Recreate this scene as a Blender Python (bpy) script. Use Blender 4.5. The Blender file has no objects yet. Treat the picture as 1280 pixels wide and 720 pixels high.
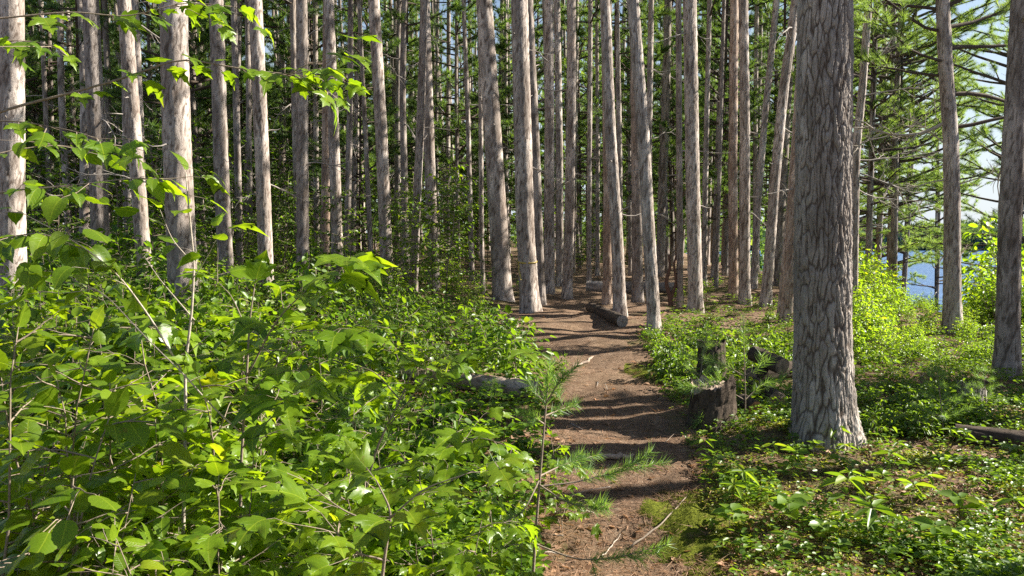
import bpy, math, random
import numpy as np
from mathutils import Vector
R_ = math.radians
rng = np.random.default_rng(7)
random.seed(7)
scene = bpy.context.scene
COL = scene.collection
PI = math.pi

# ------------------------------------------------------------------ camera, sky, sun, exposure
EYE = 1.6
PITCH = R_(3.15)
FPX = 1000.0                    # focal length in photo pixels (1280 wide)
cam_d = bpy.data.cameras.new("camera")
cam = bpy.data.objects.new("camera", cam_d)
COL.objects.link(cam)
cam.location = (0, 0, EYE)
cam.rotation_euler = (PI / 2 - PITCH, 0, 0)
cam_d.sensor_width = 36.0
cam_d.lens = 36.0 * FPX / 1280.0
cam_d.clip_start = 0.05
cam_d.clip_end = 3000
scene.camera = cam

SUN_EL, SUN_AZ = R_(34), R_(78)         # azimuth clockwise from +Y: light comes from the right (the lake)
world = bpy.data.worlds.new("World")
scene.world = world
world.use_nodes = True
wn = world.node_tree
sky = wn.nodes.new("ShaderNodeTexSky")
sky.sky_type = 'NISHITA'
sky.sun_disc = False
sky.sun_elevation = SUN_EL
sky.sun_rotation = SUN_AZ
sky.air_density = 1.0
sky.dust_density = 1.0
# a bright veil of thin cloud low in the sky, broken up by noise
wt = wn.nodes.new("ShaderNodeTexCoord"); wsep = wn.nodes.new("ShaderNodeSeparateXYZ")
wn.links.new(wt.outputs["Generated"], wsep.inputs[0])
wr = wn.nodes.new("ShaderNodeMapRange"); wr.interpolation_type = 'SMOOTHSTEP'
wr.inputs[1].default_value = 0.36; wr.inputs[2].default_value = 0.02; wr.inputs[3].default_value = 0.0; wr.inputs[4].default_value = 1.0
wn.links.new(wsep.outputs[2], wr.inputs[0])
wno = wn.nodes.new("ShaderNodeTexNoise"); wno.inputs["Scale"].default_value = 5.0; wno.inputs["Detail"].default_value = 5.0
wn.links.new(wt.outputs["Generated"], wno.inputs["Vector"])
wr2 = wn.nodes.new("ShaderNodeMapRange"); wr2.inputs[1].default_value = 0.3; wr2.inputs[2].default_value = 0.6; wr2.inputs[3].default_value = 0.55
wn.links.new(wno.outputs[0], wr2.inputs[0])
wmu = wn.nodes.new("ShaderNodeMath"); wmu.operation = 'MULTIPLY'
wn.links.new(wr.outputs[0], wmu.inputs[0]); wn.links.new(wr2.outputs[0], wmu.inputs[1])
wmx = wn.nodes.new("ShaderNodeMix"); wmx.data_type = 'RGBA'
wn.links.new(wmu.outputs[0], wmx.inputs[0]); wn.links.new(sky.outputs[0], wmx.inputs[6]); wmx.inputs[7].default_value = (5.0, 5.6, 6.3, 1)
wn.links.new(wmx.outputs[2], wn.nodes["Background"].inputs[0])
wn.nodes["Background"].inputs[1].default_value = 0.05
sun_d = bpy.data.lights.new("sun", 'SUN')
sun_d.energy = 5.0
sun_d.angle = R_(0.5)
sun_d.color = (1.0, 0.94, 0.83)
sun = bpy.data.objects.new("sun", sun_d)
COL.objects.link(sun)
sdir = Vector((math.sin(SUN_AZ) * math.cos(SUN_EL), math.cos(SUN_AZ) * math.cos(SUN_EL), math.sin(SUN_EL)))
sun.rotation_euler = sdir.to_track_quat('Z', 'Y').to_euler()
sun.location = sdir * 60

vs = scene.view_settings
vs.view_transform = 'Standard'
vs.look = 'None'
vs.gamma = 1.0
vs.use_curve_mapping = False
vs.exposure = 1.68
cy = scene.cycles
cy.max_bounces = 6
cy.diffuse_bounces = 2
cy.glossy_bounces = 2
cy.transmission_bounces = 3
cy.transparent_max_bounces = 4
cy.caustics_reflective = False
cy.caustics_refractive = False
cy.use_denoising = False

# ------------------------------------------------------------------ geometry helpers
def P(px, py, D):
    """photo pixel (1280x720) -> world point standing at distance D along +Y"""
    v = (360.0 - py) / FPX
    s = D / (math.cos(PITCH) + v * math.sin(PITCH))
    return np.array([(px - 640.0) / FPX * s, D, EYE + s * (v * math.cos(PITCH) - math.sin(PITCH))])

def sstep(a, b, x):
    t = np.clip((x - a) / (b - a), 0, 1)
    return t * t * (3 - 2 * t)

LAKE_Z = -1.25
def shore_x(y):
    return 9.6 + 0.10 * y + 0.5 * np.sin(y * 0.23)

def path_x(y):
    return np.interp(y, [-5, 3.9, 5.7, 7.5, 10, 13, 20, 40], [0.3, 0.58, 0.82, 0.92, 0.95, 1.0, 2.2, 6.0])

def path_w(y):
    return np.interp(y, [0, 3.9, 6, 9, 11, 13, 16, 20, 40], [.42, .42, .46, .5, .62, 1.3, 1.6, .7, .5])

def H(x, y):
    x = np.asarray(x, float); y = np.asarray(y, float)
    b = np.interp(y, [-30, 0, 4, 6, 9, 12.5, 20, 40, 90, 150], [-.1, 0, .02, .18, .28, .5, .56, .8, 1.7, 3.0])
    b = b + 0.035 * np.sin(x * 1.3 + 0.5) * np.sin(y * 1.1 + 1.0) + 0.018 * np.sin(x * 3.1 + y * 2.3) + 0.012 * np.sin(x * 5.3 - y * 4.1 + 2)
    pd = (x - path_x(y)) / path_w(y)
    b = b - 0.05 * np.exp(-pd ** 2)
    b = b + 0.02 * np.clip(-x - 2, 0, 20) * sstep(6, 20, y)
    s = sstep(-4.5, 3.5, x - shore_x(y)) * sstep(-60, -25, y + 0 * x)
    z = b * (1 - s) + (-2.4) * s
    return z

class MB:
    def __init__(self):
        self.v = []; self.fl = []; self.fs = []; self.n = 0; self.uv = []; self.at = []; self.has_uv = False
    def add(self, v, faces, uv=None, at=None):
        """v (n,3); faces = list of index lists"""
        v = np.asarray(v, float).reshape(-1, 3)
        self.v.append(v)
        for f in faces:
            self.fl.append(np.asarray(f, int) + self.n); self.fs.append(np.array([len(f)]))
        self.uv.append(np.zeros((len(v), 2)) if uv is None else uv)
        self.at.append(np.zeros(len(v)) if at is None else at)
        self.n += len(v)
    def addq(self, v, quads, uv=None, at=None):
        v = np.asarray(v, float).reshape(-1, 3)
        q = np.asarray(quads, int)
        self.v.append(v); self.fl.append((q + self.n).ravel()); self.fs.append(np.full(len(q), q.shape[1]))
        self.uv.append(np.zeros((len(v), 2)) if uv is None else uv)
        self.at.append(np.zeros(len(v)) if at is None else at)
        self.n += len(v)
    def inst(self, tmpl, pos, X, Y, Z, size):
        """copies of a template: pos (m,3), axes (m,3) each, size (m,) or (m,3)"""
        tv, tf, tuv = tmpl
        m = len(pos)
        if m == 0: return
        size = np.asarray(size, float)
        if size.ndim == 0: size = np.full(m, float(size))
        if size.ndim == 1: size = np.repeat(size[:, None], 3, 1)
        n = len(tv)
        V = (pos[:, None, :] + (size[:, None, 0:1] * tv[None, :, 0:1]) * X[:, None, :]
             + (size[:, None, 1:2] * tv[None, :, 1:2]) * Y[:, None, :] + (size[:, None, 2:3] * tv[None, :, 2:3]) * Z[:, None, :])
        self.v.append(V.reshape(-1, 3))
        off = (np.arange(m) * n)[:, None]
        lens = np.array([len(f) for f in tf])
        flat = np.concatenate([np.asarray(f, int) for f in tf])
        self.fl.append((flat[None, :] + off + self.n).ravel())
        self.fs.append(np.tile(lens, m))
        self.uv.append(np.tile(tuv, (m, 1)))
        self.at.append(np.zeros(m * n))
        self.n += m * n
    def mesh(self, name, mat, smooth=True, uv=False, attr=None):
        me = bpy.data.meshes.new(name)
        V = np.concatenate(self.v) if self.v else np.zeros((0, 3))
        L = np.concatenate(self.fl) if self.fl else np.zeros(0, int)
        S = np.concatenate(self.fs) if self.fs else np.zeros(0, int)
        me.vertices.add(len(V)); me.vertices.foreach_set("co", V.astype(np.float32).ravel())
        me.loops.add(len(L)); me.loops.foreach_set("vertex_index", L.astype(np.int32))
        me.polygons.add(len(S))
        st = np.concatenate([[0], np.cumsum(S)[:-1]]) if len(S) else np.zeros(0)
        me.polygons.foreach_set("loop_start", st.astype(np.int32))
        me.update(calc_edges=True)
        if smooth: me.polygons.foreach_set("use_smooth", np.ones(len(S), bool))
        if uv:
            ul = me.uv_layers.new(name="UVMap")
            ul.data.foreach_set("uv", np.concatenate(self.uv)[L].astype(np.float32).ravel())
        if attr:
            a = me.attributes.new(attr, 'FLOAT', 'POINT')
            a.data.foreach_set("value", np.concatenate(self.at).astype(np.float32))
        for m in (mat if isinstance(mat, (list, tuple)) else [mat]): me.materials.append(m)
        return me

def norm(a):
    a = np.asarray(a, float)
    return a / np.maximum(np.linalg.norm(a, axis=-1, keepdims=True), 1e-9)

def tube(mb, pts, rad, sides=6, cap=True):
    pts = np.asarray(pts, float); n = len(pts)
    rad = np.broadcast_to(np.asarray(rad, float), (n,))
    t = norm(np.gradient(pts, axis=0))
    ref = np.array([0, 0, 1.0]) if abs(t[0][2]) < 0.9 else np.array([1.0, 0, 0])
    u = norm(np.cross(t, ref)); w = np.cross(t, u)
    a = np.linspace(0, 2 * PI, sides, endpoint=False)
    V = pts[:, None, :] + rad[:, None, None] * (np.cos(a)[None, :, None] * u[:, None, :] + np.sin(a)[None, :, None] * w[:, None, :])
    i = np.arange(n - 1)[:, None] * sides; j = np.arange(sides)[None, :]; k = (j + 1) % sides
    q = np.stack([i + j, i + k, i + sides + k, i + sides + j], -1).reshape(-1, 4)
    mb.addq(V.reshape(-1, 3), q)
    if cap:
        b = mb.n - n * sides
        mb.fl.append(np.arange(sides)[::-1] + b); mb.fs.append(np.array([sides]))
        mb.fl.append(np.arange(sides) + b + (n - 1) * sides); mb.fs.append(np.array([sides]))

def obj(name, me, parent=None, loc=None):
    o = bpy.data.objects.new(name, me)
    COL.objects.link(o)
    if parent is not None: o.parent = parent
    if loc is not None: o.location = loc
    return o

def tag(o, label=None, cat=None, group=None, kind=None):
    if label: o['label'] = label
    if cat: o['category'] = cat
    if group: o['group'] = group
    if kind: o['kind'] = kind
    return o

def thing(name, loc, label, cat, group=None, rz=0.0):
    o = obj(name, None, None, tuple(loc))
    o.empty_display_size = 0.1
    o.rotation_euler = (0, 0, rz)
    return tag(o, label, cat, group)

def clone(o, parent=None):
    """a copy of a thing, its parts and their sub-parts, sharing the meshes"""
    c = o.copy()
    COL.objects.link(c)
    if parent is not None: c.parent = parent
    for ch in list(o.children): clone(ch, c)
    return c

# ------------------------------------------------------------------ materials
def nm(name):
    m = bpy.data.materials.new(name); m.use_nodes = True
    nt = m.node_tree
    b = nt.nodes["Principled BSDF"]
    return m, nt, b

def node(nt, t, **kw):
    n = nt.nodes.new(t)
    for k, v in kw.items():
        if k.startswith("i_"):
            key = k[2:]
            n.inputs[int(key) if key.isdigit() else key].default_value = v
        else: setattr(n, k, v)
    return n

def ramp(nt, stops, fac):
    r = nt.nodes.new("ShaderNodeValToRGB")
    e = r.color_ramp.elements
    while len(e) < len(stops): e.new(0.5)
    for k, (p, c) in enumerate(stops):
        e[k].position = p; e[k].color = (*c, 1) if len(c) == 3 else c
    nt.links.new(fac, r.inputs[0])
    return r

def mapping(nt, scale, coord="Object"):
    tc = nt.nodes.new("ShaderNodeTexCoord"); mp = nt.nodes.new("ShaderNodeMapping")
    mp.inputs["Scale"].default_value = scale
    nt.links.new(tc.outputs[coord], mp.inputs[0])
    return mp.outputs[0]

def mix(nt, a, b, fac):
    m = nt.nodes.new("ShaderNodeMix"); m.data_type = 'RGBA'
    for s, v in ((6, a), (7, b), (0, fac)):
        if isinstance(v, (tuple, list)): m.inputs[s].default_value = (*v, 1)
        elif isinstance(v, (int, float)): m.inputs[s].default_value = v
        else: nt.links.new(v, m.inputs[s])
    return m.outputs[2]

def math_n(nt, op, a, b=None, c=None):
    n = nt.nodes.new("ShaderNodeMath"); n.operation = op
    for i, v in enumerate((a, b, c)):
        if v is None: continue
        if isinstance(v, (int, float)): n.inputs[i].default_value = v
        else: nt.links.new(v, n.inputs[i])
    return n.outputs[0]

def bump(nt, bsdf, h, strength=0.5, dist=0.02):
    b = nt.nodes.new("ShaderNodeBump")
    b.inputs["Strength"].default_value = strength; b.inputs["Distance"].default_value = dist
    nt.links.new(h, b.inputs["Height"]); nt.links.new(b.outputs[0], bsdf.inputs["Normal"])

def bark_mat(name, plate_a, plate_b, fissure, scale, bstr=0.7, bdist=0.015):
    m, nt, b = nm(name)
    mp = mapping(nt, scale)
    n1 = node(nt, "ShaderNodeTexNoise", i_Scale=1.0, i_Detail=6.0, i_Roughness=0.65)
    nt.links.new(mp, n1.inputs["Vector"])
    wv = nt.nodes.new("ShaderNodeVectorMath"); wv.operation = 'MULTIPLY_ADD'
    nt.links.new(n1.outputs["Color"], wv.inputs[0]); wv.inputs[1].default_value = (.6, .6, .6); nt.links.new(mp, wv.inputs[2])
    vo = node(nt, "ShaderNodeTexVoronoi", feature='DISTANCE_TO_EDGE', i_Scale=0.55)
    nt.links.new(wv.outputs[0], vo.inputs["Vector"])
    vc = node(nt, "ShaderNodeTexVoronoi", feature='F1', i_Scale=0.55)
    nt.links.new(wv.outputs[0], vc.inputs["Vector"])
    big = node(nt, "ShaderNodeTexNoise", i_Scale=0.09, i_Detail=3.0)
    nt.links.new(mp, big.inputs["Vector"])
    oi = nt.nodes.new("ShaderNodeObjectInfo")
    plate = mix(nt, plate_a, plate_b, ramp(nt, [(0.25, (0, 0, 0)), (0.75, (1, 1, 1))], vc.outputs["Color"]).outputs[0])
    plate = mix(nt, plate, tuple(c * 0.72 for c in plate_a), math_n(nt, 'MULTIPLY', oi.outputs["Random"], 0.6))
    plate = mix(nt, plate, tuple(min(1, c * 1.25) for c in plate_b), ramp(nt, [(0.48, (0, 0, 0)), (0.62, (1, 1, 1))], big.outputs[0]).outputs[0])  # bark tone patches, contrast raised to imitate sun flecks
    dapple = node(nt, "ShaderNodeTexNoise", i_Scale=0.17, i_Detail=4.0, i_Distortion=.6)
    nt.links.new(mp, dapple.inputs["Vector"])
    plate = mix(nt, plate, tuple(c * .5 for c in plate_a), math_n(nt, 'MULTIPLY', ramp(nt, [(0.5, (0, 0, 0)), (0.64, (1, 1, 1))], dapple.outputs[0]).outputs[0], .7))  # large dark patches painted into the bark for dappled crown shade
    fine = node(nt, "ShaderNodeTexNoise", i_Scale=5.0, i_Detail=5.0, i_Roughness=0.7)
    nt.links.new(mp, fine.inputs["Vector"])
    plate = mix(nt, plate, tuple(c * 0.55 for c in plate_a), ramp(nt, [(0.52, (0, 0, 0)), (0.75, (1, 1, 1))], fine.outputs[0]).outputs[0])
    at = node(nt, "ShaderNodeAttribute", attribute_name="plate")
    rn = node(nt, "ShaderNodeTexNoise", i_Scale=0.5, i_Detail=4.0, i_Roughness=0.6, i_Distortion=0.8)
    nt.links.new(mp, rn.inputs["Vector"])
    rd = math_n(nt, 'ABSOLUTE', math_n(nt, 'SUBTRACT', rn.outputs[0], 0.5))
    edge = ramp(nt, [(0.0, (0, 0, 0)), (0.05, (1, 1, 1))], rd).outputs[0]
    pa = ramp(nt, [(0.0, (0, 0, 0)), (0.35, (1, 1, 1))], at.outputs["Fac"]).outputs[0]
    both = math_n(nt, 'MULTIPLY', math_n(nt, 'ADD', math_n(nt, 'MULTIPLY', edge, 0.3), 0.7), pa)
    colr = mix(nt, fissure, plate, both)
    nt.links.new(colr, b.inputs["Base Color"])
    b.inputs["Roughness"].default_value = 0.92
    b.inputs["Specular IOR Level"].default_value = 0.2
    hh = math_n(nt, 'ADD', math_n(nt, 'MULTIPLY', edge, 0.25), math_n(nt, 'MULTIPLY', fine.outputs[0], 0.8))
    bump(nt, b, hh, bstr, bdist)
    return m

M = {}
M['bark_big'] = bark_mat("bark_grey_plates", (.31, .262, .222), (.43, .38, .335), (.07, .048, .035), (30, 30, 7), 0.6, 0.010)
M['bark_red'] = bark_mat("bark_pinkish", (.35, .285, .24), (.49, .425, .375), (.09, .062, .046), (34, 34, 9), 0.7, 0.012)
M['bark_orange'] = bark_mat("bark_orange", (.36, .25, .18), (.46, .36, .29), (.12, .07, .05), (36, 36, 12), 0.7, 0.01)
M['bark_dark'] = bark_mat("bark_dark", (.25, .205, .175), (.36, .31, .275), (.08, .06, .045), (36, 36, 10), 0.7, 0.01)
M['bark_rot_shade'] = bark_mat('rotten_shaded_bark', (.06, .042, .03), (.10, .075, .055), (.02, .014, .01), (40, 40, 10), 0.7, 0.01)  # shade put into the colour for stump and firewood; the rotten log shares it
M['bark_weather'] = bark_mat("weathered_wood", (.24, .20, .17), (.36, .33, .30), (.05, .04, .03), (60, 60, 7), 0.8, 0.012)

def wood_mat(name, a, b_, scale=(40, 40, 4), rough=.85):
    m, nt, b = nm(name)
    n = node(nt, "ShaderNodeTexNoise", i_Scale=1.0, i_Detail=5.0, i_Roughness=.6)
    nt.links.new(mapping(nt, scale), n.inputs["Vector"])
    nt.links.new(ramp(nt, [(.3, a), (.7, b_)], n.outputs[0]).outputs[0], b.inputs["Base Color"])
    b.inputs["Roughness"].default_value = rough
    b.inputs["Specular IOR Level"].default_value = .25
    bump(nt, b, n.outputs[0], .5, .006)
    return m
M['twig'] = wood_mat("twig_bark", (.17, .13, .095), (.28, .225, .17), (60, 60, 60))
M['twig_pale'] = wood_mat("pale_twig", (.30, .25, .195), (.46, .40, .33), (60, 60, 60))
M['deadwood'] = wood_mat("dead_wood", (.22, .19, .165), (.36, .32, .285), (40, 40, 40))
M['rootwood'] = wood_mat('root_wood', (.20, .145, .105), (.36, .28, .22), (30, 30, 30))
M['cutwood'] = wood_mat("cut_wood", (.36, .27, .175), (.52, .42, .30), (12, 12, 12))
def endgrain():
    m, nt, b = nm("end_grain")
    mp = mapping(nt, (1, 1, 1))
    w = node(nt, "ShaderNodeTexWave", wave_type='RINGS', rings_direction='Z', i_Scale=26.0, i_Distortion=1.6, i_Detail=3.0)
    w.inputs["Detail Scale"].default_value = 3.0
    nt.links.new(mp, w.inputs["Vector"])
    n = node(nt, "ShaderNodeTexNoise", i_Scale=14.0, i_Detail=5.0); nt.links.new(mp, n.inputs["Vector"])
    c = ramp(nt, [(.15, (.17, .11, .065)), (.8, (.40, .30, .20))], w.outputs["Fac"]).outputs[0]
    c = mix(nt, c, (.11, .08, .055), ramp(nt, [(.45, (0, 0, 0)), (.65, (1, 1, 1))], n.outputs[0]).outputs[0])
    nt.links.new(c, b.inputs["Base Color"]); b.inputs["Roughness"].default_value = .9
    bump(nt, b, w.outputs["Fac"], .5, .004)
    return m
M['endgrain'] = endgrain()
M['splitwood'] = wood_mat("split_wood", (.30, .13, .055), (.42, .21, .10), (30, 30, 6))

def leaf_mat(name, c_dark, c_light, trans=0.45, veins=True, rough=0.42, tr_gain=(1.5, 1.35, 0.5)):
    m, nt, b = nm(name)
    out = nt.nodes["Material Output"]
    geo = nt.nodes.new("ShaderNodeNewGeometry")
    oi = nt.nodes.new("ShaderNodeObjectInfo")
    f = math_n(nt, 'ADD', math_n(nt, 'MULTIPLY', geo.outputs["Random Per Island"], .75), math_n(nt, 'MULTIPLY', oi.outputs["Random"], .25))
    mid = tuple((a + c) / 2 for a, c in zip(c_dark, c_light))
    yel = (c_light[0] * 1.5, c_light[1] * 1.1, c_light[2] * 0.9)
    c = ramp(nt, [(0.0, c_dark), (0.45, mid), (0.85, c_light), (1.0, yel)], f).outputs[0]
    if veins:
        uv = nt.nodes.new("ShaderNodeUVMap"); uv.uv_map = "UVMap"
        sp = nt.nodes.new("ShaderNodeSeparateXYZ"); nt.links.new(uv.outputs[0], sp.inputs[0])
        au = math_n(nt, 'ABSOLUTE', sp.outputs[0])
        fr = math_n(nt, 'FRACT', math_n(nt, 'MULTIPLY', math_n(nt, 'SUBTRACT', sp.outputs[1], math_n(nt, 'MULTIPLY', au, .8)), 7.0))
        side = math_n(nt, 'LESS_THAN', math_n(nt, 'ABSOLUTE', math_n(nt, 'SUBTRACT', fr, .5)), .06)
        midr = math_n(nt, 'LESS_THAN', au, .018)
        v = math_n(nt, 'MAXIMUM', math_n(nt, 'MULTIPLY', side, .45), midr)
        c = mix(nt, c, (c_light[0] * 1.6, c_light[1] * 1.35, c_light[2] * 1.8), math_n(nt, 'MULTIPLY', v, .6))
        bl = node(nt, "ShaderNodeTexNoise", i_Scale=26.0, i_Detail=4.0, i_Roughness=.7)
        tb0 = nt.nodes.new("ShaderNodeTexCoord"); nt.links.new(tb0.outputs["Object"], bl.inputs["Vector"])
        c = mix(nt, c, (.16, .12, .03), math_n(nt, 'MULTIPLY', ramp(nt, [(.64, (0, 0, 0)), (.70, (1, 1, 1))], bl.outputs[0]).outputs[0], .7))
        nz = node(nt, "ShaderNodeTexNoise", i_Scale=55.0, i_Detail=3.0)
        tc = nt.nodes.new("ShaderNodeTexCoord"); nt.links.new(tc.outputs["Object"], nz.inputs["Vector"])
        hgt = math_n(nt, 'SUBTRACT', math_n(nt, 'MULTIPLY', nz.outputs[0], .6), math_n(nt, 'MULTIPLY', v, .5))
        bump(nt, b, hgt, .35, .004)
    nt.links.new(c, b.inputs["Base Color"])
    b.inputs["Roughness"].default_value = rough
    b.inputs["Specular IOR Level"].default_value = 0.42
    tb = nt.nodes.new("ShaderNodeBsdfTranslucent")
    g = nt.nodes.new("ShaderNodeMix"); g.data_type = 'RGBA'; g.blend_type = 'MULTIPLY'; g.inputs[0].default_value = 1
    nt.links.new(c, g.inputs[6]); g.inputs[7].default_value = (*[x * 1.9 for x in tr_gain], 1)
    nt.links.new(g.outputs[2], tb.inputs[0])
    ms = nt.nodes.new("ShaderNodeMixShader"); ms.inputs[0].default_value = trans
    nt.links.new(b.outputs[0], ms.inputs[1]); nt.links.new(tb.outputs[0], ms.inputs[2])
    nt.links.new(ms.outputs[0], out.inputs[0])
    return m
M['maple'] = leaf_mat("maple_leaf", (.062, .128, .007), (.15, .235, .012), rough=.34)
M['hazel'] = leaf_mat("hazel_leaf", (.056, .118, .007), (.142, .22, .012), rough=.34)
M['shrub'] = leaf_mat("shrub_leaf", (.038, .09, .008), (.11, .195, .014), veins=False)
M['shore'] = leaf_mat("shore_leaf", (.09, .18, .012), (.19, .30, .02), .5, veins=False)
M['cover'] = leaf_mat("cover_leaf", (.045, .105, .010), (.13, .21, .02), .4, veins=False)
M['cover2'] = leaf_mat("cover_leaf_yellow", (.10, .15, .025), (.22, .25, .05), .4, veins=False)
M['needle'] = leaf_mat("pine_needles", (.05, .10, .03), (.105, .18, .05), .4, veins=False, rough=.5)
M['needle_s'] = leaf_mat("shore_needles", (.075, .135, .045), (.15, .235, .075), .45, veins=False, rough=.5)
M['needle_y'] = leaf_mat("young_needles", (.08, .17, .045), (.18, .29, .085), .35, veins=False, rough=.45)
M['drygreen'] = leaf_mat("dead_leaf", (.16, .085, .045), (.34, .20, .11), .2, veins=False, rough=.7, tr_gain=(1, .9, .7))

def ground_mat(name, moss=0.35, lit=1.0):
    m, nt, b = nm(name)
    mp = mapping(nt, (1, 1, 1))
    n1 = node(nt, "ShaderNodeTexNoise", i_Scale=2.2, i_Detail=6.0, i_Roughness=.65); nt.links.new(mp, n1.inputs[0])
    n2 = node(nt, "ShaderNodeTexNoise", i_Scale=38.0, i_Detail=6.0, i_Roughness=.75, i_Distortion=1.6); nt.links.new(mp, n2.inputs[0])
    vo = node(nt, "ShaderNodeTexVoronoi", feature='F1', i_Scale=70.0); nt.links.new(mp, vo.inputs["Vector"])
    c = ramp(nt, [(.28, (.07, .047, .03)), (.47, (.15, .10, .064)), (.6, (.23, .16, .105)), (.8, (.35, .26, .18))], n2.outputs[0]).outputs[0]
    c = mix(nt, c, (.24, .13, .08), math_n(nt, 'MULTIPLY', vo.outputs["Color"], .35))
    n4 = node(nt, "ShaderNodeTexNoise", i_Scale=9.0, i_Detail=5.0, i_Roughness=.7); nt.links.new(mp, n4.inputs[0])
    c = mix(nt, c, (.38, .275, .19), math_n(nt, 'MULTIPLY', ramp(nt, [(.52, (0, 0, 0)), (.7, (1, 1, 1))], n4.outputs[0]).outputs[0], .6))
    c = mix(nt, c, (.07, .045, .03), math_n(nt, 'MULTIPLY', ramp(nt, [(.3, (1, 1, 1)), (.46, (0, 0, 0))], n4.outputs[0]).outputs[0], .6))
    n3 = node(nt, "ShaderNodeTexNoise", i_Scale=.7, i_Detail=5.0, i_Roughness=.6); nt.links.new(mp, n3.inputs[0])
    mossf = math_n(nt, 'MULTIPLY', ramp(nt, [(.5, (0, 0, 0)), (.62, (1, 1, 1))], n3.outputs[0]).outputs[0], moss)
    c = mix(nt, c, (.085, .10, .02), mossf)
    c = mix(nt, c, (.09, .055, .035), math_n(nt, 'MULTIPLY', ramp(nt, [(.35, (1, 1, 1)), (.5, (0, 0, 0))], n1.outputs[0]).outputs[0], .6))
    nt.links.new(c, b.inputs["Base Color"])
    b.inputs["Roughness"].default_value = .95
    b.inputs["Specular IOR Level"].default_value = .15
    bump(nt, b, n2.outputs[0], .9, .03)
    return m
M['ground'] = ground_mat("forest_floor", .6)
M['path'] = ground_mat("needle_path", .06)

def moss_mat():
    m, nt, b = nm("moss")
    mp = mapping(nt, (1, 1, 1))
    n = node(nt, "ShaderNodeTexNoise", i_Scale=60.0, i_Detail=6.0, i_Roughness=.75); nt.links.new(mp, n.inputs[0])
    n2 = node(nt, "ShaderNodeTexNoise", i_Scale=6.0, i_Detail=4.0); nt.links.new(mp, n2.inputs[0])
    c = ramp(nt, [(.3, (.06, .08, .012)), (.6, (.17, .19, .02)), (.8, (.28, .28, .04))], n.outputs[0]).outputs[0]
    c = mix(nt, c, (.15, .11, .05), ramp(nt, [(.55, (0, 0, 0)), (.7, (1, 1, 1))], n2.outputs[0]).outputs[0])
    nt.links.new(c, b.inputs["Base Color"]); b.inputs["Roughness"].default_value = 1
    b.inputs["Specular IOR Level"].default_value = .1
    bump(nt, b, n.outputs[0], 1, .02)
    return m
M['moss'] = moss_mat()

def water_mat():
    m, nt, b = nm("lake_water")
    mp = mapping(nt, (1, 1, 1))
    n = node(nt, "ShaderNodeTexNoise", i_Scale=1.4, i_Detail=5.0, i_Roughness=.6); nt.links.new(mp, n.inputs[0])
    b.inputs["Base Color"].default_value = (.035, .11, .26, 1)
    b.inputs["Roughness"].default_value = .22
    bump(nt, b, n.outputs[0], 1.0, .35)
    return m
M['water'] = water_mat()

def plain(name, c, rough=.6):
    m, nt, b = nm(name)
    n = node(nt, "ShaderNodeTexNoise", i_Scale=20.0, i_Detail=3.0); nt.links.new(mapping(nt, (1, 1, 1)), n.inputs[0])
    nt.links.new(mix(nt, tuple(x * .85 for x in c), c, n.outputs[0]), b.inputs["Base Color"]); b.inputs["Roughness"].default_value = rough
    return m
M['ribbon'] = plain("yellow_tape", (.45, .32, .05), .5)
M['white'] = plain("white_petal", (.8, .8, .74))
M['hill'] = leaf_mat("far_wood", (.06, .11, .085), (.10, .16, .12), .1, veins=False, rough=.8)  # haze blue mixed into the foliage colour, no air in between
M['bank'] = plain("hill_soil", (.06, .085, .05), .95)
M['stone'] = wood_mat("stone", (.20, .18, .16), (.36, .33, .30), (14, 14, 14))

# ------------------------------------------------------------------ leaf and needle templates
def tmpl_leaf(half, fold=.25, droop=.25, curl=.5):
    """outline half (x>=0) from base (0,0) to tip (0,1): strips of quads between the midrib, a row halfway out and the edge"""
    half = np.array(half, float)
    k = len(half)
    my = np.maximum.accumulate(np.clip(half[:, 1], 0, None)) * .75 + np.linspace(0, half[-1, 1], k) * .25
    my[-1] = half[-1, 1]
    rows = []
    for sx in (1, -1):
        edge = half * [sx, 1]
        mid = np.stack([edge[:, 0] * .5, (edge[:, 1] + my) / 2], 1)
        rows.append((mid, edge))
    V2 = [np.stack([np.zeros(k), my], 1)]
    F = []
    for q, (mid, edge) in enumerate(rows):
        a0, b0 = k + q * 2 * k, k + q * 2 * k + k
        V2 += [mid, edge]
        for i in range(k - 1):
            for lo, hi in ((0, a0), (a0, b0)):
                f = [lo + i, hi + i, hi + i + 1, lo + i + 1]
                F.append(f if q == 0 else f[::-1])
    V2 = np.vstack(V2)
    z = fold * np.abs(V2[:, 0]) - curl * V2[:, 0] ** 2 - droop * V2[:, 1] ** 2 + .02 * np.sin(V2[:, 1] * 22) * np.abs(V2[:, 0]) * 2
    return np.column_stack([V2, z]), F, V2.copy()
MAPLE = tmpl_leaf([(0, 0), (.10, -.07), (.30, -.02), (.40, .10), (.33, .20), (.47, .30), (.62, .58), (.45, .53), (.38, .58), (.24, .50), (.20, .66), (.24, .76), (.11, .82), (0, 1.05)], .18, .22)
MAPLE3 = tmpl_leaf([(0, 0), (.12, -.04), (.34, .06), (.44, .20), (.44, .36), (.58, .62), (.44, .60), (.30, .54), (.28, .70), (.14, .86), (0, 1.08)], .22, .30)
HAZEL = tmpl_leaf([(0, 0), (.16, -.01), (.30, .10), (.345, .20), (.385, .28), (.38, .40), (.405, .47), (.365, .58), (.36, .66), (.27, .76), (.22, .85), (.10, .93), (0, 1.06)], .22, .20)
def tmpl_flat(half, fold, droop):
    half = np.array(half, float); k = len(half); mid = half[1:-1] * [-1, 1]
    V2 = np.vstack([half, mid])
    return np.column_stack([V2, fold * np.abs(V2[:, 0]) - droop * V2[:, 1] ** 2]), [list(range(k)), [0, k - 1] + list(range(k + len(mid) - 1, k - 1, -1))], V2.copy()
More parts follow.
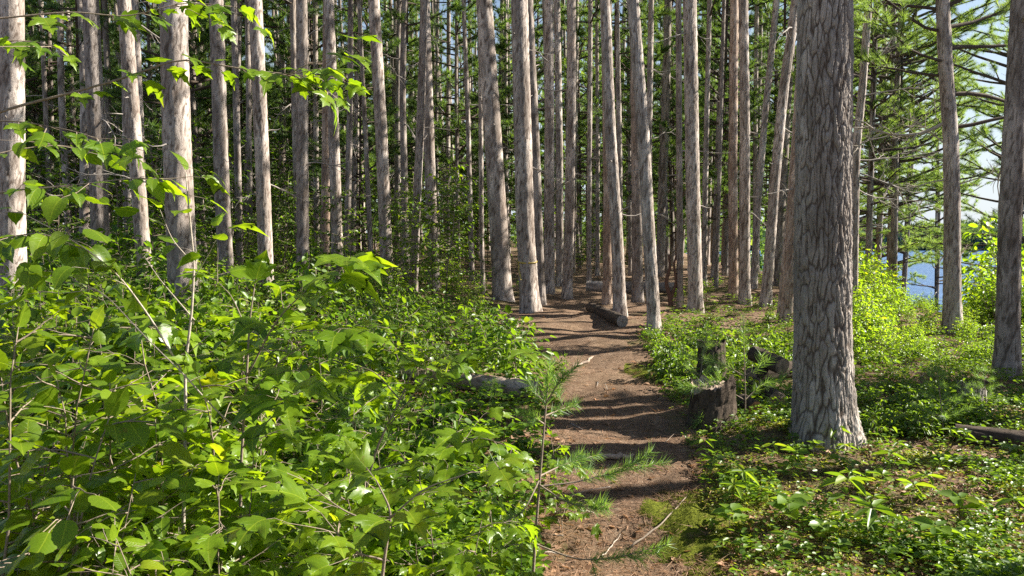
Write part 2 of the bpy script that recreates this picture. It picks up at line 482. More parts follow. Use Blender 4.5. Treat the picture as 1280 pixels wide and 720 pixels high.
OVAL = tmpl_flat([(0, 0), (.20, .14), (.31, .40), (.24, .70), (0, 1.0)], .3, .22)
LANCE = tmpl_flat([(0, 0), (.10, .15), (.16, .42), (.11, .72), (0, 1.0)], .4, .45)
def variants(tm, seed):
    r = np.random.default_rng(seed); out = []
    for fold, droop, tw, sk in ((0, 0, 0, 0), (.25, .25, .12, .06), (-.25, -.10, -.15, -.05), (.10, .45, .25, .10)):
        V = tm[0].copy()
        V[:, 2] += fold * np.abs(V[:, 0]) - droop * V[:, 1] ** 2 + tw * V[:, 0] * V[:, 1]
        V[:, 0] += sk * V[:, 1] * (1 - V[:, 1]) * 2
        V[:, 0] *= r.uniform(.88, 1.1)
        out.append((V, tm[1], tm[2]))
    return out
VARS = {id(t): variants(t, k) for k, t in enumerate((MAPLE, MAPLE3, HAZEL, OVAL))}
DIAM = (np.array([[0, 0, 0], [.34, .45, .10], [0, 1, -.15], [-.34, .45, .10]]), [[0, 1, 2], [0, 2, 3]], np.zeros((4, 2)))
TRI = (np.array([[-.5, 0, 0], [.5, 0, 0], [0, 1, 0.0]]), [[0, 1, 2]], np.zeros((3, 2)))

def leaf_axes(d, up_jit, r):
    """d (m,3) leaf directions -> axes with a normal near up"""
    m = len(d)
    Y = norm(d)
    upv = norm(np.array([0, 0, 1.0])[None, :] + r.normal(0, up_jit, (m, 3)))
    X = norm(np.cross(Y, upv))
    Z = np.cross(X, Y)
    return X, Y, Z

def curve_pts(p0, d0, length, n, r, wob=.12, up=0.0):
    pts = [np.array(p0, float)]; d = norm(np.array(d0, float)); st = length / n
    for _ in range(n):
        d = norm(d + r.normal(0, wob, 3) + np.array([0, 0, up]))
        pts.append(pts[-1] + d * st)
    return np.array(pts)

def along(pts, t):
    f = t * (len(pts) - 1); i = np.minimum(f.astype(int), len(pts) - 2); w = (f - i)[:, None]
    p = pts[i] * (1 - w) + pts[i + 1] * w
    return p, norm(pts[i + 1] - pts[i])

def leaves_on(mb, pts, r, tm, size, spacing, t0=.1, opposite=False, jit=.35, droop=.25, petiole=None, smb=None):
    L = np.linalg.norm(np.diff(pts, axis=0), axis=1).sum()
    n = max(2, int(L * (1 - t0) / spacing))
    t = np.linspace(t0, 1.0, n)
    p, tg = along(pts, np.clip(t, 0, .999))
    if opposite:
        p = np.repeat(p, 2, 0); tg = np.repeat(tg, 2, 0); sgn = np.tile([1, -1], n)
    else:
        sgn = np.where(np.arange(n) % 2 == 0, 1, -1)
    m = len(p)
    side = norm(np.cross(tg, np.array([0, 0, 1.0])) + 1e-6)
    d = norm(tg * .75 + side * (sgn * r.uniform(.6, 1.2, m))[:, None] + np.array([0, 0, -droop]) + r.normal(0, .22, (m, 3)))
    d[-1] = norm(tg[-1] + np.array([0, 0, -droop]))
    s = size * np.clip(r.normal(.92, .22, m), .4, 1.35)
    X, Y, Z = leaf_axes(d, jit, r)
    if petiole:
        p2 = p + d * (petiole * r.uniform(.6, 1.2, m))[:, None]
        if smb is not None:
            w = X * .0011
            V = np.stack([p - w, p + w, p2 + w, p2 - w], 1).reshape(-1, 3)
            smb.addq(V, np.arange(4 * m).reshape(m, 4))
        p = p2
    vs_ = VARS.get(id(tm), [tm])
    pick = r.integers(len(vs_), size=m)
    for k, v in enumerate(vs_):
        q = pick == k
        mb.inst(v, p[q], X[q], Y[q], Z[q], s[q])

# ------------------------------------------------------------------ plants
def build_plant(name, r, h, nst, nbr, brl, tm, size, spacing, mat, lean=.25, opposite=False, stem_r=.006, petiole=None, stem_mat='twig',
                t_low=.25, up=.05, jit=.35, sub=0, droop=.25, bup=.35):
    """returns (foliage mesh, stem mesh)"""
    lf, st = MB(), MB()
    for s in range(nst):
        a = r.uniform(0, 2 * PI)
        d0 = np.array([math.cos(a) * lean * r.uniform(.3, 1.3), math.sin(a) * lean * r.uniform(.3, 1.3), 1.0])
        hh = h * (1.0 if s == 0 else r.uniform(.55, .95))
        pts = curve_pts([math.cos(a) * .03 * nst * .5, math.sin(a) * .03 * nst * .5, -.04], d0, hh, 8, r, .08, up)
        tube(st, pts, np.linspace(stem_r, stem_r * .25, len(pts)), 5)
        ts = np.linspace(t_low, .97, nbr)
        a0 = r.uniform(0, 6)
        for k, t in enumerate(ts):
            p, tg = along(pts, np.array([min(t, .999)]))
            aa = a0 + k * 2.4 + r.normal(0, .3)
            L = brl * (1.15 - .75 * t) * r.uniform(.6, 1.25)
            dd = np.array([math.cos(aa), math.sin(aa), bup + r.normal(0, .15)])
            bp = curve_pts(p[0], dd, L, 5, r, .12, -.03)
            tube(st, bp, np.linspace(stem_r * .5, stem_r * .18, len(bp)), 4, False)
            leaves_on(lf, bp, r, tm, size, spacing, .15, opposite, jit, droop, petiole, st)
            for q in range(sub):
                tq = r.uniform(.3, .85)
                p2, tg2 = along(bp, np.array([tq]))
                a2 = aa + r.choice([-1, 1]) * r.uniform(.5, 1.1)
                b2 = curve_pts(p2[0], [math.cos(a2), math.sin(a2), .15], L * .55, 4, r, .12, -.03)
                tube(st, b2, np.linspace(stem_r * .3, stem_r * .14, len(b2)), 4, False)
                leaves_on(lf, b2, r, tm, size, spacing, .1, opposite, jit, droop, petiole, st)
        leaves_on(lf, pts[-3:], r, tm, size, spacing * 1.2, .2, opposite, jit, droop, petiole, st)
    vein = any(tm is q for q in (MAPLE, MAPLE3, HAZEL))
    return lf.mesh(name + "_foliage", M[mat], True, vein), st.mesh(name + "_stem", M[stem_mat])

PROTO = {}
def proto(kind, i, *a, **k):
    r = np.random.default_rng(1000 + hash_(kind) + i)
    PROTO.setdefault(kind, []).append(build_plant(kind, r, *a, **k))
def hash_(s): return sum(ord(c) * (i + 1) for i, c in enumerate(s)) % 5000

for i in range(4):
    proto('maple_sapling', i, 1.15, 2, 8, .42, MAPLE if i % 2 else MAPLE3, .098, .085, 'maple', opposite=True, petiole=.045, stem_r=.0065, jit=.3, sub=1)
for i in range(5):
    proto('hazel_shrub', i, 1.05, 4, 8, .40, HAZEL, .082, .070, 'hazel', stem_r=.006, jit=.3, sub=1, petiole=.01)
for i in range(5):
    proto('leafy_shrub', i, 1.0, 6, 11, .38, OVAL, .088, .048, 'shrub', stem_r=.006, jit=.45, sub=1, lean=.4)
for i in range(3):
    proto('shore_bush', i, 1.6, 7, 11, .5, OVAL, .085, .055, 'shore', stem_r=.009, jit=.5, sub=1, lean=.35)
for i in range(4):
    proto('broadleaf_sapling', i, 4.2, 1, 34, 1.15, OVAL, .125, .085, 'shrub', stem_r=.025, jit=.45, sub=3, lean=.1, t_low=.15, bup=.25)
for i in range(3):
    proto('low_shrub', i, .42, 6, 7, .24, OVAL, .062, .038, 'cover', stem_r=.003, jit=.4, lean=.6, sub=1)

def plant(kind, x, y, label, cat, scale=1.0, rz=None, group=None, i=None, name=None, sink=0.0):
    i = int(rng.integers(len(PROTO[kind]))) if i is None else i
    fm, sm = PROTO[kind][i % len(PROTO[kind])]
    t = thing(name or kind, (x, y, float(H(x, y)) - sink), label, cat, group, rng.uniform(0, 6.28) if rz is None else rz)
    t.scale = (scale, scale, scale)
    obj("foliage", fm, t); obj("stem", sm, t)
    return t

# ------------------------------------------------------------------ pine trunks
def worley(u, v, nu, seed):
    """cell distances on a sheet that wraps in u; returns (edge distance, cell value)"""
    nv = int(v.max()) + 3
    r = np.random.default_rng(seed)
    ju, jv, cv = r.uniform(0.1, .9, (nu, nv)), r.uniform(0.1, .9, (nu, nv)), r.uniform(0, 1, (nu, nv))
    iu = np.floor(u).astype(int); iv = np.floor(v).astype(int)
    f1 = np.full(u.shape, 9.0); f2 = np.full(u.shape, 9.0); c1 = np.zeros(u.shape)
    for du in (-1, 0, 1):
        for dv in (-1, 0, 1):
            cu, cv_ = iu + du, np.clip(iv + dv, 0, nv - 1)
            a = cu % nu
            d = np.hypot(cu + ju[a, cv_] - u, iv + dv + jv[a, cv_] - v)
            nw = d < f1
            f2 = np.where(nw, f1, np.minimum(f2, d)); c1 = np.where(nw, cv[a, cv_], c1); f1 = np.where(nw, d, f1)
    return f2 - f1, c1

def vnoise(u, v, nu, seed):
    """smooth value noise on a sheet that wraps in u every nu cells"""
    nv = int(v.max()) + 3
    g = np.random.default_rng(seed).uniform(0, 1, (nu, nv))
    iu = np.floor(u).astype(int); iv = np.clip(np.floor(v).astype(int), 0, nv - 2)
    a = u - iu; b = np.clip(v - iv, 0, 1); a = a * a * (3 - 2 * a); b = b * b * (3 - 2 * b)
    i0, i1 = iu % nu, (iu + 1) % nu
    return (g[i0, iv] * (1 - a) + g[i1, iv] * a) * (1 - b) + (g[i0, iv + 1] * (1 - a) + g[i1, iv + 1] * a) * b

def trunk_mesh(name, ctrl, height, r0, r_top, mat, seed, nth=40, fine_to=6.5, dz=.05, amp=.006, plate=(.06, .13), flare=.3):
    """ctrl: (x, y, z) points of the axis relative to the base; straight on above the last one"""
    r = np.random.default_rng(seed)
    ctrl = np.array(ctrl, float)
    z = np.concatenate([np.arange(-.25, fine_to, dz), np.linspace(fine_to, height, 14)])
    cx = np.interp(z, ctrl[:, 2], ctrl[:, 0]); cyy = np.interp(z, ctrl[:, 2], ctrl[:, 1])
    # gentle rounding of the control polyline, and a straight run on above it
    sl = (ctrl[-1] - ctrl[-2]) / max(1e-3, (ctrl[-1][2] - ctrl[-2][2]))
    ab = np.clip(z - ctrl[-1][2], 0, None)
    cx = cx + sl[0] * ab * .8; cyy = cyy + sl[1] * ab * .8
    k = np.ones(9) / 9
    nf = len(np.arange(-.25, fine_to, dz))
    pad = lambda a: np.convolve(np.pad(a, 4, mode='edge'), k, 'valid')
    cxs = cx.copy(); cxs[4:nf - 4] = pad(cx[:nf])[4:nf - 4]; cx = cxs
    th = np.linspace(0, 2 * PI, nth, endpoint=False)
    T, Z = np.meshgrid(th, z)
    rad = np.interp(z, [0, height], [r0, r_top])[:, None] * np.ones_like(T)
    ph = r.uniform(0, 6, 3)
    lob = .5 + .5 * (np.cos(3 * T + ph[0]) * .6 + np.cos(5 * T + ph[1]) * .4)
    rad = rad * (1 + flare * np.exp(-np.clip(Z, 0, None) / .22) * (.35 + lob) + .03 * np.cos(2 * T + ph[2] + Z * .25) + .02 * np.sin(3 * T - Z * .9))
    nu = max(5, int(round(2 * PI * r0 / plate[0])))
    uu, vv = T / (2 * PI), Z + 1
    w1 = vnoise(uu * nu * .5, vv / plate[1] * .8, max(2, nu // 2), seed + 1) - .5
    w2 = vnoise(uu * nu * 2, vv / plate[1] * 3, nu * 2, seed + 2) - .5
    e, c = worley(uu * nu + 1.3 * w1 + .7 * w2, vv / plate[1] + 1.2 * (vnoise(uu * nu, vv / plate[1] * 1.3, nu, seed + 3) - .5) + .4 * w2, nu, seed)
    fn = vnoise(uu * nu * 4, vv / plate[1] * 7, nu * 4, seed + 4)
    pl = np.clip(e / .45, 0, 1) * (.65 + .35 * fn)
    fade = np.clip((fine_to + 1.5 - Z) / 1.5, 0, 1)
    rad = rad + amp * fade * (pl - .6 + .5 * (c - .5) * pl) + r.normal(0, amp * .12, rad.shape) * fade
    V = np.stack([cx[:, None] + rad * np.cos(T), cyy[:, None] + rad * np.sin(T), Z], -1)
    n = len(z)
    i = np.arange(n - 1)[:, None] * nth; j = np.arange(nth)[None, :]; kk = (j + 1) % nth
    q = np.stack([i + j, i + kk, i + nth + kk, i + nth + j], -1).reshape(-1, 4)
    mb = MB(); mb.addq(V.reshape(-1, 3), q, at=(pl * (.6 + .4 * c)).ravel())
    me = mb.mesh(name, M[mat], True, False, "plate")
    return me, (lambda zz: np.array([np.interp(zz, z, cx), np.interp(zz, z, cyy), zz]))

# ------------------------------------------------------------------ pine foliage
def tufts(mb, p, d, r, nb=9, ln=.13, wd=.006, spread=.75):
    """needle tufts at p (m,3) pointing along d"""
    m = len(p)
    p = np.repeat(p, nb, 0); d = np.repeat(norm(d), nb, 0)
    nd = norm(d + r.normal(0, spread, (m * nb, 3)) + np.array([0, 0, .18]))
    X = norm(np.cross(nd, r.normal(0, 1, (m * nb, 3))))
    Z = np.cross(X, nd)
    s = np.stack([np.full(m * nb, wd), ln * r.uniform(.7, 1.15, m * nb), np.ones(m * nb)], 1)
    mb.inst(TRI, p - d * ln * .25 * r.uniform(0, 1, (m * nb, 1)), X, nd, Z, s)

def pine_limb(fb, lb, r, p0, az, L, slope, rad, tf=.35, dens=9, nb=9, ln=.13, wd=.006, twigs=6):
    d = np.array([math.cos(az), math.sin(az), slope])
    pts = curve_pts(p0, d, L, 7, r, .10, .03)
    tube(lb, pts, np.linspace(rad, rad * .25, len(pts)), 5, False)
    P_, D_ = [], []
    for k in range(twigs):
        t = r.uniform(tf, .98)
        q, tg = along(pts, np.array([t]))
        a2 = az + r.choice([-1, 1]) * r.uniform(.4, 1.1)
        tl = L * r.uniform(.14, .34)
        tp = curve_pts(q[0], [math.cos(a2), math.sin(a2), slope + .15 + r.normal(0, .15)], tl, 4, r, .15, .02)
        tube(lb, tp, np.linspace(rad * .35, rad * .15, len(tp)), 3, False)
        n = max(2, int(dens * tl / .35))
        a, b = along(tp, np.clip(r.uniform(.25, 1, n), 0, .999)); P_.append(a); D_.append(b)
    n = max(3, int(dens * .8))
    a, b = along(pts, np.clip(r.uniform(max(tf, .55), 1, n), 0, .999)); P_.append(a); D_.append(b)
    tufts(fb, np.concatenate(P_), np.concatenate(D_), r, nb, ln, wd)

def crown_mesh(name, r, z0, z1, rmax, whorl=.55, per=4, dens=7, nb=8, ln=.15, wd=.009, low=.6, keep=.9, mat='needle'):
    fb, lb = MB(), MB()
    z = z0
    while z < z1 - .3:
        t = (z - z0) / (z1 - z0)
        L0 = rmax * (low + (1 - low) * min(1, t * 3)) * (1 - max(0, t - .3) / .7 * .85)
        a0 = r.uniform(0, 6.28)
        for k in range(per):
            if r.random() > keep: continue
            L = L0 * r.uniform(.6, 1.15)
            pine_limb(fb, lb, r, [0, 0, z + r.normal(0, .12)], a0 + k * 2 * PI / per + r.normal(0, .25), L, .05 + .5 * t + r.normal(0, .1),
                      .010 + .013 * L, .35, dens, nb, ln, wd, max(3, int(3.2 * L)))
        z += whorl * r.uniform(.75, 1.25)
    tube(lb, np.array([[0, 0, z0 - .4], [0, 0, (z0 + z1) / 2], [0, 0, z1 - .2]]), [.03, .03, .012], 5)
    tufts(fb, np.array([[0, 0, z1 - .1 * k] for k in range(5)]), np.tile([0, 0, 1.0], (5, 1)), r, 14, ln, wd)
    return fb.mesh(name + "_needles", M[mat], False), lb.mesh(name + "_limbs", M['bark_dark'], True)

CR_HIGH = [crown_mesh("high_crown", np.random.default_rng(60 + i), 12.5 + i * .5, 19.5 + i * .4, 1.9, .85, 4, 6, 8, .17, .012, .7, .5) for i in range(4)]
CR_MID = [crown_mesh("mid_crown", np.random.default_rng(80 + i), 6.0 + i * .6, 17.0 + i * .6, 2.1, .70, 4, 9, 11, .19, .017, .6, .55) for i in range(5)]
CR_YOUNG = [crown_mesh("young_crown", np.random.default_rng(90 + i), 1.2 + .4 * i, 9.0 + i * .8, 1.9, .50, 5, 10, 12, .17, .013, .75, .72) for i in range(4)]

CR_SHORE = [crown_mesh("shore_crown", np.random.default_rng(110 + i), 1.6 + .5 * i, 11.0 + i * .8, 2.3, .46, 5, 11, 16, .125, .006, .8, .72, 'needle_s') for i in range(3)]

def twiggy(r, L, rad, az=0.0, slope=0.0, depth=2, n=5, up=0.0, wob=.14):
    """a bare dead branch along its azimuth with side twigs"""
    mb = MB()
    def rec(p, d, L, rad, dep):
        pts = curve_pts(p, d, L, 6, r, wob, up)
        tube(mb, pts, np.linspace(rad, rad * .3, len(pts)), 5 if dep == depth else 4, False)
        if dep == 0: return
        for k in range(n):
            q, tg = along(pts, np.array([r.uniform(.25, .95)]))
            dd = norm(tg[0] + r.normal(0, .6, 3))
            rec(q[0], dd, L * r.uniform(.2, .45), rad * .5, dep - 1)
    rec(np.zeros(3), np.array([math.cos(az), math.sin(az), slope]), L, rad, depth)
    return mb
DEAD = [twiggy(np.random.default_rng(300 + i), .55 + .12 * i, .010, 0, -.05, 1, 4).mesh("dead_branch", M['deadwood']) for i in range(5)]
STUB = [twiggy(np.random.default_rng(320 + i), .10 + .03 * i, .009, 0, .1, 0, 0).mesh("branch_stub", M['deadwood']) for i in range(3)]

def pine(ctrl_px, base_y, D, w0, w1, label, bark='bark_red', height=None, crown='high', seed=0, name='red_pine', dead=4, big=False, group="pine trunks of the stand"):
    """ctrl_px: [(px, py), ...] along the trunk axis from the foot up, in photo pixels, standing at distance D"""
    pts = [P(px, py, D) for px, py in ctrl_px]
    bx = pts[0][0]; bz = float(H(bx, D))
    rel = [(0, 0, -.3), (0, 0, 0)]
    for p in pts[1:]:
        zz = p[2] - bz
        if zz > rel[-1][2] + .2: rel.append((p[0] - bx, 0, zz))
    height = height or 19 + (seed * 37 % 40) / 10
    k_ = .96 if big else .90
    r0 = k_ * w0 / 2 / FPX * D; r1 = k_ * w1 / 2 / FPX * D
    ztop = rel[-1][2]
    rt = max(.03, r0 - (r0 - r1) / max(1, ztop) * height * .75)
    rt = min(rt, r0 * .5)
    t = thing(name, (bx, D, bz), label, 'pine tree', group)
    if big:
        me, ax = trunk_mesh("trunk", rel, height, r0, rt, bark, seed, 300, 4.0, .011, .015, (.040, .21), .36)
    else:
        fine = 1.6 - bz + .33 * D + .6
        me, ax = trunk_mesh("trunk", rel, height, r0, rt, bark, seed, 44 if D < 15 else 28, min(fine, 9), .045 if D < 15 else .07, .007 + .014 * r0, (.045, .26), .32)
    obj("trunk", me, t)
    rr = np.random.default_rng(900 + seed)
    if crown:
        cs = {'high': CR_HIGH, 'mid': CR_MID, 'young': CR_YOUNG}[crown]
        fm, lm = cs[seed % len(cs)]
        a = ax(14.0 if crown == 'high' else 9.0)
        rz = rr.uniform(0, 6.28)
        c = obj("crown", fm, t, (a[0], a[1], 0)); c.rotation_euler = (0, 0, rz)
        l = obj("branchwork", lm, c)
    for k in range(dead + (5 if dead else 0)):
        zz = rr.uniform(1.5, min(9, 2.2 + .3 * D)); a = ax(zz); az = rr.uniform(-PI, PI)
        rad = np.interp(zz, [0, height], [r0, rt]) * .9
        o = obj("dead_branch", (DEAD if rr.random() < .35 else STUB)[rr.integers(3)], t, (a[0] + rad * math.cos(az), a[1] + rad * math.sin(az), zz))
        o.rotation_euler = (0, rr.normal(-.1, .3), az)
        s = rr.uniform(.7, 1.5); o.scale = (s, s, s)
    t['_r0'] = r0
    del t['_r0']
    return t, ax, r0

exec_order = None
# ------------------------------------------------------------------ SETTING
def grid_sheet(xs, ys, zf):
    X, Y = np.meshgrid(xs, ys); Z = zf(X, Y)
    n, m = X.shape
    i = np.arange(n - 1)[:, None] * m; j = np.arange(m - 1)[None, :]
    q = np.stack([i + j, i + j + 1, i + m + j + 1, i + m + j], -1).reshape(-1, 4)
    mb = MB(); mb.addq(np.stack([X, Y, Z], -1).reshape(-1, 3), q)
    return mb

def micro(x, y):
    r = np.random.default_rng(5)
    z = 0
    for k in range(14):
        a = r.uniform(0, 6.28); f = r.uniform(6, 26); z = z + np.sin((x * math.cos(a) + y * math.sin(a)) * f + r.uniform(0, 6)) / f
    return z * .045

def far_axis(a, b, step, lo, hi, n):
    near = np.arange(a, b, step)
    g = np.geomspace(1, 1 + (hi - b), n) - 1 + b + step
    l = a - step - (np.geomspace(1, 1 + (a - lo), n) - 1)
    return np.unique(np.concatenate([l[::-1], near, g]))
gx = far_axis(-6, 9, .06, -160, 60, 40)
gy = far_axis(-1, 16, .06, -60, 170, 50)
tag(obj("ground", grid_sheet(gx, gy, lambda x, y: H(x, y) + micro(x, y) * sstep(30, 14, np.abs(y))).mesh("ground", M['ground'])), "brown forest floor of needles, dead leaves and moss under the pines", kind='structure')
# the path: a sheet that follows the ground just above it, with ragged edges
ys = np.arange(1.5, 26, .06)
us = np.linspace(-1, 1, 41)
U, Y = np.meshgrid(us, ys)
edge = 1 + .16 * np.sin(Y * 2.7) + .10 * np.sin(Y * 6.1 + 1) + .06 * np.sin(Y * 15.0 + U * 2)
X = path_x(Y) + U * path_w(Y) * edge
Zp = H(X, Y) + micro(X, Y) + .012 - .035 * np.abs(U) ** 6
n, m = X.shape
ii = np.arange(n - 1)[:, None] * m; jj = np.arange(m - 1)[None, :]
mb = MB(); mb.addq(np.stack([X, Y, Zp], -1).reshape(-1, 3), np.stack([ii + jj, ii + jj + 1, ii + m + jj + 1, ii + m + jj], -1).reshape(-1, 4))
tag(obj("path", mb.mesh("path", M['path'])), "trodden path strewn with brown pine needles", kind='structure')
# lake and the far shore
mb = MB(); mb.addq([[-20, -200, LAKE_Z], [930, -200, LAKE_Z], [930, 830, LAKE_Z], [-20, 830, LAKE_Z]], [[0, 1, 2, 3]])
tag(obj("lake", mb.mesh("lake", M['water'])), "rippled blue lake behind the trees", kind='structure')
def hill_z(x, y):
    return LAKE_Z - 1 + sstep(330, 470, y) * (9 + 5 * np.sin(x * .011 + 1) + 3 * np.sin(x * .03)) + sstep(430, 800, y) * 8
tag(obj("hills", grid_sheet(np.linspace(-100, 900, 90), np.linspace(325, 800, 30), hill_z).mesh("hills", M['bank'])), "low hills along the far shore of the lake", kind='structure')
# woods on the far shore: one mass
r = np.random.default_rng(41)
n = 2600
fx = r.uniform(60, 420, n); fy = 345 + 90 * r.uniform(0, 1, n) ** 1.6
fh = r.uniform(5, 10, n)
mb = MB()
for k in range(7):
    t = k / 7
    a = r.uniform(0, 6.28, n)
    rad = (1 - t) * fh * .22 + .2
    for q in range(3):
        aa = a + q * 2.1
        X_ = np.stack([np.cos(aa), np.sin(aa), 0 * aa], 1); Y_ = norm(np.stack([-np.sin(aa) * .3, np.cos(aa) * .3, np.ones(n)], 1)); Z_ = np.cross(X_, Y_)
        pos = np.stack([fx + r.normal(0, .5, n), fy, hill_z(fx, fy) + t * fh], 1)
        mb.inst(TRI, pos, X_, Y_, Z_, np.stack([rad * 2, fh * .3, rad], 1))
tag(obj("far_wood", mb.mesh("far_wood", M['hill'], False)), "bluish far wood on the opposite shore of the lake", 'wood', kind='stuff')

